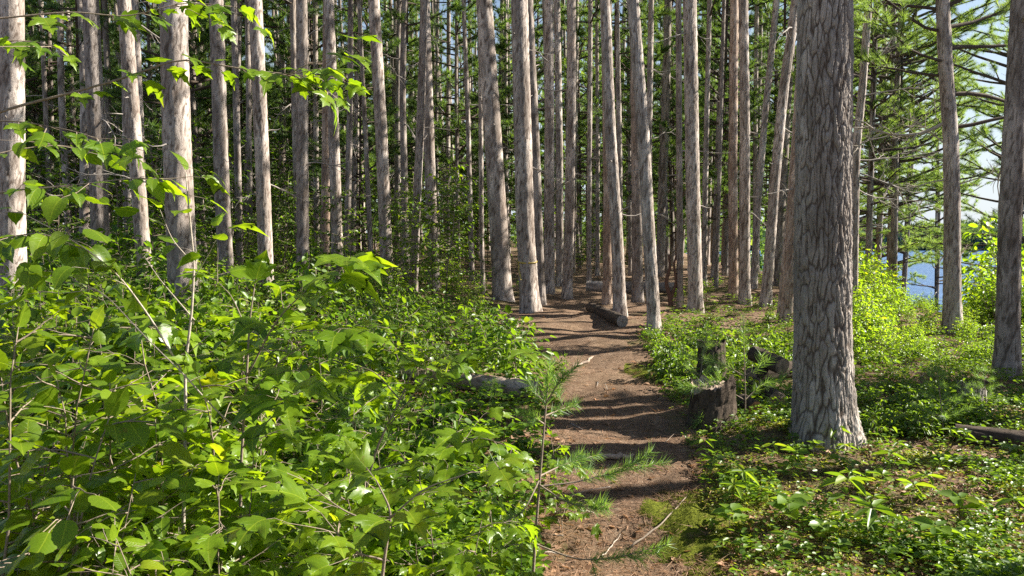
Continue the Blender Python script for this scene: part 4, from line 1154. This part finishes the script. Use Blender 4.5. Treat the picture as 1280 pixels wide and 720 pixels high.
# right of the path: low green shrubs, then the bushes along the bank
r = np.random.default_rng(33)
for k in range(60):
    D = r.uniform(8.6, 13.5); px = r.uniform(812, 1000); x = xy(px, D)
    if x < path_x(D) + path_w(D) + .1: continue
    at_top('low_shrub', px, D, np.interp(D, [8.6, 13.5], [432, 388]) + r.normal(0, 9), "low bright green plant on the bank between path and biggest pine", 'ground plant', "low plants right of the path")
for k in range(90):
    D = r.uniform(5.8, 11.5); px = r.uniform(1065, 1300)
    if abs(px - 1259) < 30 and D < 8.2: continue
    at_top('low_shrub', px, D, np.interp(D, [5.8, 8, 11.5], [520, 455, 385]) + r.normal(0, 10), "low green plant on the slope right of the biggest pine", 'ground plant', "low plants right of the biggest pine")
for k in range(70):
    D = r.uniform(11.6, 19); px = r.uniform(1040, 1300)
    top = np.interp(px, [1040, 1100, 1150, 1220, 1260, 1300], [286, 308, 372, 374, 272, 242]) + abs(r.normal(0, 22))
    x = xy(px, D); base = float(H(x, D))
    sc = max(.2, min(1.7, (1.6 + (305 - top) / FPX * D - base) / 1.6))
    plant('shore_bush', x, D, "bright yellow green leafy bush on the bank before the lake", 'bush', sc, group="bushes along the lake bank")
for k in range(46):
    D = r.uniform(8.8, 12.5); px = r.uniform(1062, 1300); x = xy(px, D)
    if abs(px - 1190) < 16 and D < 11: continue
    top = np.interp(px, [1060, 1100, 1140, 1240, 1270, 1300], [318, 342, 394, 392, 330, 300]) + abs(r.normal(0, 16)) + (12.5 - D) * 9
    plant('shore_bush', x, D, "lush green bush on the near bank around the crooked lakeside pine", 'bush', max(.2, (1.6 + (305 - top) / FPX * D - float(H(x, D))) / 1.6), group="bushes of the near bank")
for k in range(16):
    D = r.uniform(14, 26); px = r.uniform(840, 1010)
    at_top('shore_bush', px, D, np.interp(D, [14, 26], [372, 330]) + r.normal(0, 10), "bright green bush behind the leaning pines left of the biggest pine", 'bush', "bushes behind the leaning pines")

for px, D, top in [(868, 5.75, 545), (905, 5.6, 560), (935, 5.9, 535), (965, 6.2, 510), (990, 6.6, 500), (845, 7.0, 500), (920, 7.0, 455), (975, 7.0, 470), (1000, 5.5, 570), (862, 7.4, 470), (940, 8.2, 428), (985, 8.3, 430)]:
    at_top('low_shrub', px, D, top, "low plant growing around the broken stump and the firewood", 'ground plant', "plants around the stump")
# small herbs on the floor at the lower right, each one a plant with its own leaves
def herb(r, tm, n, size, h, mat='cover'):
    lf, st = MB(), MB()
    tube(st, curve_pts([0, 0, -.02], [r.normal(0, .2), r.normal(0, .2), 1], h, 4, r, .08), np.linspace(.003, .0015, 5), 5)
    for lev in (1.0, .6):
        m = n if lev == 1 else n // 2
        a = np.arange(m) * 2 * PI / m + r.uniform(0, 6)
        d = np.stack([np.cos(a), np.sin(a), r.uniform(.0, .5, m)], 1)
        X, Y, Z = leaf_axes(d, .25, r)
        lf.inst(tm, np.tile([0, 0, h * lev], (m, 1)) + d * .008, X, Y, Z, size * r.uniform(.7, 1.15, m))
    return lf.mesh("herb_foliage", M[mat]), st.mesh("herb_stem", M['twig'])
HERB = [herb(np.random.default_rng(400 + i), [LANCE, OVAL, LANCE, OVAL][i], [7, 6, 6, 5][i], [.14, .10, .11, .08][i], [.20, .13, .15, .10][i]) for i in range(4)]
def put_herb(i, px, py, s, label, group=None):
    D = 5.0
    for _ in range(12):
        x = xy(px, D); D = (1.6 - float(H(x, D))) / max(.02, (py - 305) / FPX)
    t = thing('woodland_herb', (xy(px, D), D, float(H(xy(px, D), D))), label, 'plant', group, rng.uniform(0, 6))
    t.scale = (s, s, s)
    fm, sm = HERB[i]; obj("foliage", fm, t); obj("stem", sm, t)
HL = [(1, 920, 675, 1.0, "small pale leaved herb beside the moss patch"), (1, 990, 668, 1.25, "broad leaved herb with pale shining leaves near the bottom right"),
      (0, 1066, 655, 1.15, "tall herb with long narrow leaves in the lower right"), (0, 1098, 690, 1.0, "narrow leaved herb drooping at the bottom, right of the tall one"),
      (1, 1055, 598, .8, "small herb in front of the biggest pine's foot"), (3, 1000, 590, 1.2, "small herb just left of the biggest pine's foot"),
      (2, 1120, 600, 1.0, "narrow leaved herb on the slope right of the biggest pine's foot"), (2, 1150, 640, .9, "narrow leaved herb on the litter in the lower right"),
      (1, 1210, 660, 1.1, "broad leaved herb by the bottom right shrub"), (1, 1180, 700, 1.1, "broad leaved herb at the bottom right corner")]
for i, px, py, s, lab in HL: put_herb(i, px, py, s, lab)
r = np.random.default_rng(35)
for k in range(70):
    py = r.uniform(535, 720); px = r.uniform(880, 1290)
    put_herb(int(r.integers(4)), px, py, r.uniform(.4, .85), "tiny green herb on the litter slope in the lower right", "tiny herbs on the slope")

# ground cover: countless little leaves on the floor
def cover(name, n, area, tm, size, mat, seed, dens, lift=(.01, .09), per=5, label="", spread=.04):
    r = np.random.default_rng(seed)
    v0, v1 = (1.6 - .1) / area[3], (1.6 - .1) / area[2]
    y = 1.5 / r.uniform(v0, v1, n * 3) ** 1.0
    x = r.uniform(area[0], area[1], n * 3) * y
    keep = r.random(n * 3) < dens(x, y)
    x, y = x[keep][:n], y[keep][:n]
    k0 = len(x); m = k0 * per
    x = np.repeat(x, per); y = np.repeat(y, per)
    a = r.uniform(0, 6.28, m)
    px_, py_ = x + np.cos(a) * spread * r.uniform(0, 1, m), y + np.sin(a) * spread * r.uniform(0, 1, m)
    z = H(px_, py_) + micro(px_, py_) + np.repeat(r.uniform(*lift, k0), per) + r.normal(0, .006, m)
    d = np.stack([np.cos(a), np.sin(a), r.uniform(-.1, .55, m)], 1)
    X, Y, Z = leaf_axes(d, .4, r)
    mb = MB(); mb.inst(tm, np.stack([px_, py_, z], 1), X, Y, Z, size * r.uniform(.55, 1.3, m) * (1 + .02 * y))
    tag(obj(name, mb.mesh(name, M[mat])), label, 'ground cover', kind='stuff')
def patch(x, y, f, s, t0, t1):
    n = np.sin(x * f + s) * np.sin(y * f * .8 + s * 2) + .6 * np.sin(x * f * 2.3 + y * f * 1.7 + s) + .4 * np.sin(x * f * 4.1 - y * f * 3.3)
    return sstep(t0, t1, n)
offpath = lambda x, y, k=1.0: sstep(.95, 1.5, np.abs(x - path_x(y)) / (path_w(y) * k))
cover('ground_cover', 11000, (-.70, .1, 3.0, 24), OVAL, .045, 'shrub', 71, lambda x, y: offpath(x, y) * (.5 + .5 * patch(x, y, 2.1, 1, -.3, .5)), (.02, .16), 5, "low leafy ground cover under the shrubs left of the path")
cover('ground_cover', 8500, (.05, .70, 3.2, 16), OVAL, .03, 'cover', 72, lambda x, y: offpath(x, y, 1.05) * np.where(y < 5.9, .06 + .45 * patch(x, y, 3.1, 4, .2, .9), .55 + .45 * patch(x, y, 2.3, 2, -.5, .4)), (.01, .12), 5, "low green ground cover on the slope right of the path")
cover('moss_sprigs', 12000, (.10, .70, 3.2, 7), DIAM, .020, 'cover2', 73, lambda x, y: offpath(x, y, 1.0) * (.15 + .85 * patch(x, y, 1.7, 7, -.1, .5)), (.0, .025), 5, "yellow green moss sprigs over the lower right floor", .03)
cover('dead_leaves', 5200, (-.70, .70, 3.0, 13), DIAM, .045, 'drygreen', 74, lambda x, y: .25 + .75 * offpath(x, y, .9), (.0, .012), 2, "scattered brown dead leaves on the forest floor", .1)

r = np.random.default_rng(77)
n = 52000
y = 1.5 / r.uniform(1.5 / 13.5, 1.5 / 3.0, n); x = r.uniform(-.5, .62, n) * y
inp = np.abs(x - path_x(y)) < path_w(y) * 1.5
k = inp | (r.random(n) < .45); x, y = x[k], y[k]; n = len(x)
a = r.uniform(0, 6.28, n)
d = np.stack([np.cos(a), np.sin(a), r.normal(0, .16, n)], 1)
X_, Y_, Z_ = leaf_axes(d, .5, r)
mb = MB(); mb.inst(TRI, np.stack([x, y, H(x, y) + micro(x, y) + .012 + r.uniform(0, .012, n)], 1), X_, Y_, Z_, np.stack([r.uniform(.0025, .005, n), r.uniform(.05, .12, n), np.ones(n)], 1))
tag(obj("needle_litter", mb.mesh("needle_litter", M['drygreen'], False)), "brown fallen pine needles strewn over path and floor", 'litter', kind='stuff')

# moss mound at the right of the path
def mound(cx, cy_, rx, ry, h, seed):
    r = np.random.default_rng(seed)
    th = np.linspace(0, 2 * PI, 72, endpoint=False); rr = np.linspace(0.02, 1, 30)
    T, R = np.meshgrid(th, rr)
    e = 1 + .20 * np.sin(3 * T + 1) + .14 * np.sin(5 * T + 2) + .10 * np.sin(9 * T) + .05 * np.sin(17 * T)
    X = cx + rx * R * e * np.cos(T); Y = cy_ + ry * R * e * np.sin(T)
    Z = H(X, Y) + micro(X, Y) + h * (1 - R ** 2.2) - .012 * R ** 4 + micro(X * 3, Y * 3) * .6
    mb = MB(); n, m = X.shape
    i = np.arange(n - 1)[:, None] * m; j = np.arange(m)[None, :]; kk = (j + 1) % m
    mb.addq(np.stack([X, Y, Z], -1).reshape(-1, 3), np.stack([i + j, i + kk, i + m + kk, i + m + j], -1).reshape(-1, 4))
    # moss tips
    n = 9000
    a = r.uniform(0, 6.28, n); q = np.sqrt(r.uniform(0, 1.1, n))
    x = cx + rx * q * np.cos(a); y = cy_ + ry * q * np.sin(a)
    p = np.stack([x, y, H(x, y) + micro(x, y) + h * np.clip(1 - q ** 2.2, 0, 1) + micro(x * 3, y * 3) * .6 - .004], 1)
    d = norm(r.normal(0, .5, (n, 3)) + np.array([0, 0, 1.0])); X_, Y_, Z_ = leaf_axes(d, 1.0, r)
    mb.inst(TRI, p, X_, Y_, Z_, np.stack([np.full(n, .004), r.uniform(.010, .022, n), np.ones(n)], 1))
    return mb
tag(obj("moss_patch", mound(.98, 4.35, .30, .55, .032, 5).mesh("moss_patch", M['moss'])), "bright green cushion of moss at the right margin of the path", 'moss', kind='stuff')
tag(obj("moss_patch", mound(1.62, 8.6, .45, .5, .03, 6).mesh("moss_patch", M['moss'])), "thin yellow green moss along the right margin of the upper path", 'moss', kind='stuff')

# ------------------------------------------------------------------ STUMPS AND LOGS
def stump(px, D, rad, h, seed, label, bark, jag=.05, slant=0.0, name='stump', cut='endgrain', lobes=.25):
    r = np.random.default_rng(seed)
    x = xy(px, D); z0 = float(H(x, D))
    t = thing(name, (x, D, z0), label, 'stump')
    nth, nz = 72, 26
    th = np.linspace(0, 2 * PI, nth, endpoint=False)
    edge = h + jag * (np.sin(2 * th + r.uniform(0, 6)) * .6 + np.sin(5 * th + r.uniform(0, 6)) * .35) + r.normal(0, jag * .12, nth) + slant * np.cos(th)
    T, S = np.meshgrid(th, np.linspace(0, 1, nz))
    Z = -.08 + (edge[None, :] + .08) * S
    e, c = worley(T / (2 * PI) * 16 + .3 * np.sin(Z * 18), (Z + 1) / .15, 16, seed)
    pl = np.clip(e / .3, 0, 1)
    R = rad * (1 + lobes * np.exp(-np.clip(Z, 0, None) / .10) * (.5 + .5 * np.cos(4 * T + 1)) + .05 * np.sin(3 * T + 2)) + .012 * (pl - .5) + r.normal(0, .0015, T.shape)
    mb = MB()
    i = np.arange(nz - 1)[:, None] * nth; j = np.arange(nth)[None, :]; kk = (j + 1) % nth
    mb.addq(np.stack([R * np.cos(T), R * np.sin(T), Z], -1).reshape(-1, 3), np.stack([i + j, i + kk, i + nth + kk, i + nth + j], -1).reshape(-1, 4), at=pl.ravel())
    obj("bark", mb.mesh("bark", M[bark], True, False, "plate"), t)
    mb = MB()
    rr = np.linspace(.02, .985, 9)
    Q, TT = np.meshgrid(rr, th, indexing='ij')
    avg = h + slant * Q * np.cos(TT)
    zz = np.where(Q > .97, edge[None, :] - .004, avg - .02 + r.normal(0, .006 + jag * .10, Q.shape))
    rt = R[-1][None, :] * Q
    i = np.arange(8)[:, None] * nth
    mb.addq(np.stack([rt * np.cos(TT), rt * np.sin(TT), zz], -1).reshape(-1, 3), np.stack([i + j, i + kk, i + nth + kk, i + nth + j], -1).reshape(-1, 4))
    obj("cut_face", mb.mesh("cut_face", M[cut]), t)
    return t
stump(892, 6.15, .165, .33, 1, "broken dark stump with a jagged rim at the right margin of the path", 'bark_rot_shade', .07, .02, cut='rootwood')
stump(890, 7.9, .13, .42, 2, "dark round stump half hidden behind the broken stump", 'bark_rot_shade', .02, 0, cut='bark_rot_shade')
stump(1219, 6.75, .10, .20, 3, "small sawn stump with a pale slanted top among the plants on the right", 'bark_weather', .01, -.03)
stump(347, 2.95, .12, .34, 4, "weathered grey split stump behind the leaves at the bottom left", 'bark_weather', .09, .03, cut='deadwood')
stump(595, 3.15, .055, .28, 5, "thin grey wooden stub at the bottom edge left of the young pine", 'bark_weather', .015, .01, cut='deadwood', lobes=.1)

def log(a, b, r0, r1, seed, label, bark, cut='endgrain', name='fallen_log', rough=.008):
    r = np.random.default_rng(seed)
    a, b = np.array(a, float), np.array(b, float)
    o = (a + b) / 2; L = np.linalg.norm(b - a)
    t = thing(name, o, label, 'log')
    t.rotation_euler = Vector(b - a).to_track_quat('Z', 'Y').to_euler()
    nth, nz = 40, max(12, int(L / .035))
    T, Z = np.meshgrid(np.linspace(0, 2 * PI, nth, endpoint=False), np.linspace(-L / 2, L / 2, nz))
    nu = max(6, int(2 * PI * r0 / .05))
    e, c = worley(T / (2 * PI) * nu + .3 * np.sin(Z * 14), (Z + L) / .13, nu, seed)
    pl = np.clip(e / .3, 0, 1)
    R = np.interp(Z, [-L / 2, L / 2], [r0, r1]) * (1 + .04 * np.sin(2 * T + Z * 2) + .03 * np.sin(Z * 9)) + rough * (pl - .5)
    mb = MB(); i = np.arange(nz - 1)[:, None] * nth; j = np.arange(nth)[None, :]; kk = (j + 1) % nth
    mb.addq(np.stack([R * np.cos(T) + .02 * L * np.sin(Z * 1.3), R * np.sin(T), Z], -1).reshape(-1, 3), np.stack([i + j, i + kk, i + nth + kk, i + nth + j], -1).reshape(-1, 4), at=pl.ravel())
    obj("bark", mb.mesh("bark", M[bark], True, False, "plate"), t)
    for s, k in ((-1, 0), (1, -1)):
        mb = MB(); th = T[0]
        q = np.linspace(.02, 1.0, 7)
        Q, TT = np.meshgrid(q, th, indexing='ij')
        zz = s * L / 2 + s * (.008 * (1 - Q ** 3)) + r.normal(0, .002, Q.shape) * (Q < .95)
        mb.addq(np.stack([R[k][None, :] * Q * np.cos(TT) + .02 * L * np.sin(Z[k][0] * 1.3), R[k][None, :] * Q * np.sin(TT), zz], -1).reshape(-1, 3),
                np.stack([i[:6] + j, i[:6] + kk, i[:6] + nth + kk, i[:6] + nth + j], -1).reshape(-1, 4))
        obj("cut_face", mb.mesh("cut_face", M[cut], True), t)
    return t
def on(px, D, up): x = xy(px, D); return (x, D, float(H(x, D)) + up)
log(on(672, 6.85, .10), on(505, 7.6, .13), .095, .07, 1, "fallen log with mossy brown bark at the left of the path", 'bark_orange')
log(on(776, 11.3, .09), on(741, 13.0, .10), .085, .08, 2, "short brown log with flaking bark lying at the end of the path", 'bark_rot_shade', 'deadwood')
log(on(735, 18.2, .12), on(850, 17.4, .12), .14, .12, 3, "long dark fallen log lying behind the pines at the path's end", 'bark_dark')
log(on(944, 7.85, .26), on(980, 7.45, .24), .075, .075, 4, "sunlit firewood round resting on top of the pile left of the biggest pine", 'bark_rot_shade', name='firewood_round')
log(on(930, 6.75, .06), on(948, 6.42, .06), .06, .06, 5, "split firewood piece with an orange brown face beside the broken stump", 'bark_rot_shade', 'splitwood', name='firewood_round')
log(on(945, 7.35, .09), on(974, 6.85, .08), .07, .07, 6, "firewood round with a sunlit rim at the left of the biggest pine's foot", 'bark_rot_shade', name='firewood_round')
log(on(940, 7.6, .10), on(1000, 7.9, .10), .08, .08, 8, "shaded firewood log at the bottom of the pile behind the broken stump", 'bark_rot_shade', name='firewood_round')
log(on(1200, 5.9, .05), on(1300, 5.7, .06), .075, .065, 7, "dark rotten log half sunk in plants at the right edge", 'bark_rot_shade', 'bark_rot_shade')

def stick(pts, rad, label, mat='deadwood', name='fallen_stick', cat='stick', seed=0, group=None, twigs=0):
    r = np.random.default_rng(seed)
    p = np.array(pts, float); o = p[0].copy()
    t = np.linspace(0, len(p) - 1, len(p) * 5)
    q = np.stack([np.interp(t, np.arange(len(p)), p[:, k]) for k in range(3)], 1) - o
    q += r.normal(0, rad * .35, q.shape)
    mb = MB(); tube(mb, q, np.linspace(rad, rad * .5, len(q)) * r.uniform(.85, 1.15, len(q)), 8)
    ob = obj(name, mb.mesh(name, M[mat]), None, tuple(o))
    return tag(ob, label, cat, group)
stick([on(728, 5.30, .0), on(750, 5.34, .03), on(783, 5.42, .025), on(800, 5.5, -.01)], .026, "pale mossy root crossing the left half of the path", 'rootwood', 'tree_root', 'root', 1)
stick([on(636, 11.6, .02), on(645, 10.9, .10), on(655, 10.3, .03)], .045, "pale bleached root sticking up at the left margin of the upper path", 'rootwood', 'tree_root', 'root', 2)
stick([on(715, 9.2, -.02), on(735, 9.35, .02), on(747, 9.8, -.02)], .022, "small knotted root in the middle of the upper path", 'rootwood', 'tree_root', 'root', 3)
stick([on(690, 4.55, .03), on(720, 4.6, .05), on(745, 4.6, .03)], .006, "thin dead stick lying behind the young pine's long branch", 'twig_pale', seed=4)
stick([on(600, 4.0, .02), on(640, 4.05, .04), on(700, 4.1, .02)], .007, "thin bleached stick left of the young pine's stem", 'twig_pale', seed=5)
stick([on(790, 4.2, .02), on(830, 4.35, .05), on(862, 4.7, .02)], .006, "thin stick pointing at the moss cushion", 'twig', seed=6)
r = np.random.default_rng(66)
for k in range(40):
    D = r.uniform(3.9, 9); px = r.uniform(560, 1280); a = r.uniform(0, 6.28); L = r.uniform(.12, .45); x = xy(px, D)
    pts = [(x + q * L * math.cos(a), D + q * L * math.sin(a), float(H(x + q * L * math.cos(a), D + q * L * math.sin(a))) + r.uniform(.012, .03)) for q in (0, .5, 1)]
    stick(pts, r.uniform(.002, .005), "small dead twig lying on the litter of path or slope", ['twig', 'twig_pale', 'deadwood'][k % 3], 'fallen_twig', 'twig', 100 + k, "dead twigs on the floor")

# twisted dead stem
t = thing('twisted_stem', on(836, 14.0, 0), "thin twisted dead stem forking between two front pines", 'dead tree')
mb = MB(); o = np.array(t.location)
s1 = px_path([(836, 396), (839, 376), (832, 352), (838, 334), (836, 318)], 14, 14) - o
tube(mb, s1, np.linspace(.05, .02, len(s1)), 8)
obj("trunk", mb.mesh("trunk", M['bark_orange']), t)
mb = MB(); s2 = px_path([(838, 374), (846, 352), (842, 332), (846, 316)], 14, 14) - o
tube(mb, s2, np.linspace(.032, .014, len(s2)), 8); obj("limb", mb.mesh("limb", M['bark_orange']), t)

# yellow tape tied round the right one of the two front pines
u_t, u_ax, u_r = AX[21]
zt = float(P(648, 327, 13.04)[2]) - u_t.location.z
a = u_ax(zt)
t = thing('marker_tape', tuple(np.array(u_t.location) + a), "yellow tape tied round the right one of the two front pines", 'tape')
mb = MB(); th = np.linspace(0, 2 * PI, 48, endpoint=False)
rad = u_r * .93 + .012
V = []
for dz, dr in ((-.012, .0), (.012, .0), (.012, .003), (-.012, .003)):
    V.append(np.stack([(rad + dr) * np.cos(th), (rad + dr) * np.sin(th), dz + .02 * np.sin(th)], 1))
V = np.concatenate(V); q = []
for k in range(4):
    for j in range(48): q.append([k * 48 + j, k * 48 + (j + 1) % 48, ((k + 1) % 4) * 48 + (j + 1) % 48, ((k + 1) % 4) * 48 + j])
mb.addq(V, q); obj("band", mb.mesh("band", M['ribbon']), t)
mb = MB()
tl = curve_pts([-rad * .95 , -rad * .45, 0], [-.05, -.1, -1], .32, 7, np.random.default_rng(3), .12)
W = np.array([.010, .004, 0])
V = np.concatenate([tl - W, tl + W, tl + W + [0, .002, 0], tl - W + [0, .002, 0]]); m = len(tl)
q = [[i, i + 1, m + i + 1, m + i] for i in range(m - 1)] + [[2 * m + i, 2 * m + i + 1, 3 * m + i + 1, 3 * m + i] for i in range(m - 1)]
mb.addq(V, q); obj("tail", mb.mesh("tail", M['ribbon']), t)

# ------------------------------------------------------------------ YOUNG PINES NEAR THE PATH
def needles_on(fb, pts, r, t0, ln, wd, per_m, fwd=.75):
    L = np.linalg.norm(np.diff(pts, axis=0), axis=1).sum()
    n = max(12, int(per_m * L * (1 - t0)))
    p, tg = along(pts, np.clip(r.uniform(t0, 1, n), 0, .999))
    rv = r.normal(0, 1, (n, 3)); rv = norm(rv - tg * (rv * tg).sum(1, keepdims=True))
    d = norm(tg * fwd * r.uniform(.6, 1.4, (n, 1)) + rv * .8 + np.array([0, 0, .12]))
    X = norm(np.cross(d, r.normal(0, 1, (n, 3)))); Z = np.cross(X, d)
    fb.inst(TRI, p, X, d, Z, np.stack([np.full(n, wd), ln * r.uniform(.65, 1.1, n), np.ones(n)], 1))

def traced_pine(stem, D, branches, label, seed, stem_r=.007, ln=.06, wd=.0028, per_m=900):
    r = np.random.default_rng(seed)
    sp = px_path(stem, D, D)
    gz = float(H(sp[0][0], D)) - .03
    if sp[0][2] > gz: sp = np.vstack([[sp[0][0], D, gz], sp])
    o = sp[0].copy()
    t = thing('pine_sapling', o, label, 'pine sapling')
    fb, lb = MB(), MB()
    tube(lb, sp - o, np.linspace(stem_r, stem_r * .35, len(sp)), 8)
    needles_on(fb, sp - o, r, .78, ln, wd, per_m)
    for pts, D1, t0 in branches:
        bp = px_path(pts, D, D1) - o
        tube(lb, bp, np.linspace(stem_r * .55, stem_r * .2, len(bp)), 6, False)
        needles_on(fb, bp, r, t0, ln, wd, per_m)
        L = np.linalg.norm(np.diff(bp, axis=0), axis=1).sum()
        for k in range(int(L / .15)):
            tt = r.uniform(max(.3, t0), .9); q, tg = along(bp, np.array([tt]))
            d = norm(tg[0] + r.normal(0, .55, 3)); b2 = curve_pts(q[0], d, r.uniform(.06, .16), 4, r, .08, .04)
            tube(lb, b2, np.linspace(stem_r * .25, stem_r * .12, len(b2)), 4, False)
            needles_on(fb, b2, r, .15, ln, wd, per_m)
    obj("needles", fb.mesh("needles", M['needle_y'], False), t)
    obj("stem", lb.mesh("stem", M['twig']), t)
traced_pine([(664, 760), (668, 690), (673, 620), (678, 560), (683, 500), (687, 455)], 3.15, [
    ([(682, 505), (694, 485), (706, 466)], 3.0, .25), ([(682, 505), (668, 490), (660, 476)], 3.25, .25),
    ([(681, 520), (700, 512), (722, 505)], 3.3, .2), ([(680, 530), (665, 520), (650, 515)], 3.0, .2),
    ([(676, 590), (650, 588), (618, 578)], 3.2, .25), ([(675, 595), (705, 580), (750, 568)], 3.5, .3),
    ([(674, 608), (720, 603), (770, 590), (835, 578)], 3.2, .38), ([(674, 606), (710, 630), (760, 636)], 2.9, .4),
    ([(669, 680), (720, 700), (770, 698), (835, 680)], 3.0, .45), ([(674, 600), (655, 640), (625, 655)], 2.9, .4)],
    "young pine with a long needled branch reaching right in the foreground", 7)
traced_pine([(926, 610), (930, 560), (932, 500), (930, 440), (929, 395)], 6.2, [
    ([(931, 540), (900, 525), (870, 530)], 6.0, .25), ([(931, 540), (960, 530), (985, 535)], 6.2, .25), ([(931, 500), (895, 480), (865, 485)], 6.0, .2),
    ([(931, 500), (955, 478), (975, 478)], 6.4, .2), ([(930, 470), (905, 455), (890, 450)], 6.3, .2), ([(930, 560), (915, 585), (895, 600)], 5.9, .3),
    ([(930, 470), (950, 460), (962, 450)], 6.1, .2), ([(930, 560), (965, 580), (985, 585)], 6.0, .3)],
    "soft young pine growing beside the broken stump", 8, .008, .10, .003, 420)
def sapling_pine_mesh(seed):
    r = np.random.default_rng(seed); fb, lb = MB(), MB()
    sp = curve_pts([0, 0, -.03], [0, 0, 1], .9, 8, r, .05)
    tube(lb, sp, np.linspace(.009, .003, len(sp)), 6); needles_on(fb, sp, r, .7, .10, .003, 420)
    for w in (.3, .5, .68, .84):
        for k in range(5):
            q, _ = along(sp, np.array([w])); a = k * 1.26 + w * 7 + r.normal(0, .2)
            bp = curve_pts(q[0], [math.cos(a), math.sin(a), .35], .42 * (1.15 - w), 5, r, .08, .02)
            tube(lb, bp, np.linspace(.004, .0015, len(bp)), 4, False); needles_on(fb, bp, r, .2, .10, .003, 480)
    return fb.mesh("needles", M['needle_y'], False), lb.mesh("stem", M['twig'])
SP = [sapling_pine_mesh(s) for s in (1, 2, 3)]
for k, (px, D, s, lab) in enumerate([(1185, 6.0, .62, "soft young pine in front of the small sawn stump on the right"), (1238, 6.5, .5, "small young pine right of the small sawn stump"),
        (436, 4.4, .9, "pale young pine among the leaves left of the fallen log"), (875, 7.2, .75, "young pine between the two dark stumps"), (478, 5.4, .6, "little young pine in the shade behind the maple cluster"),
        (610, 6.3, .4, "tiny young pine in front of the fallen log")]):
    t = thing('pine_sapling', on(px, D, 0), lab, 'pine sapling', None, k * 1.3); t.scale = (s, s, s)
    obj("needles", SP[k % 3][0], t); obj("stem", SP[k % 3][1], t)
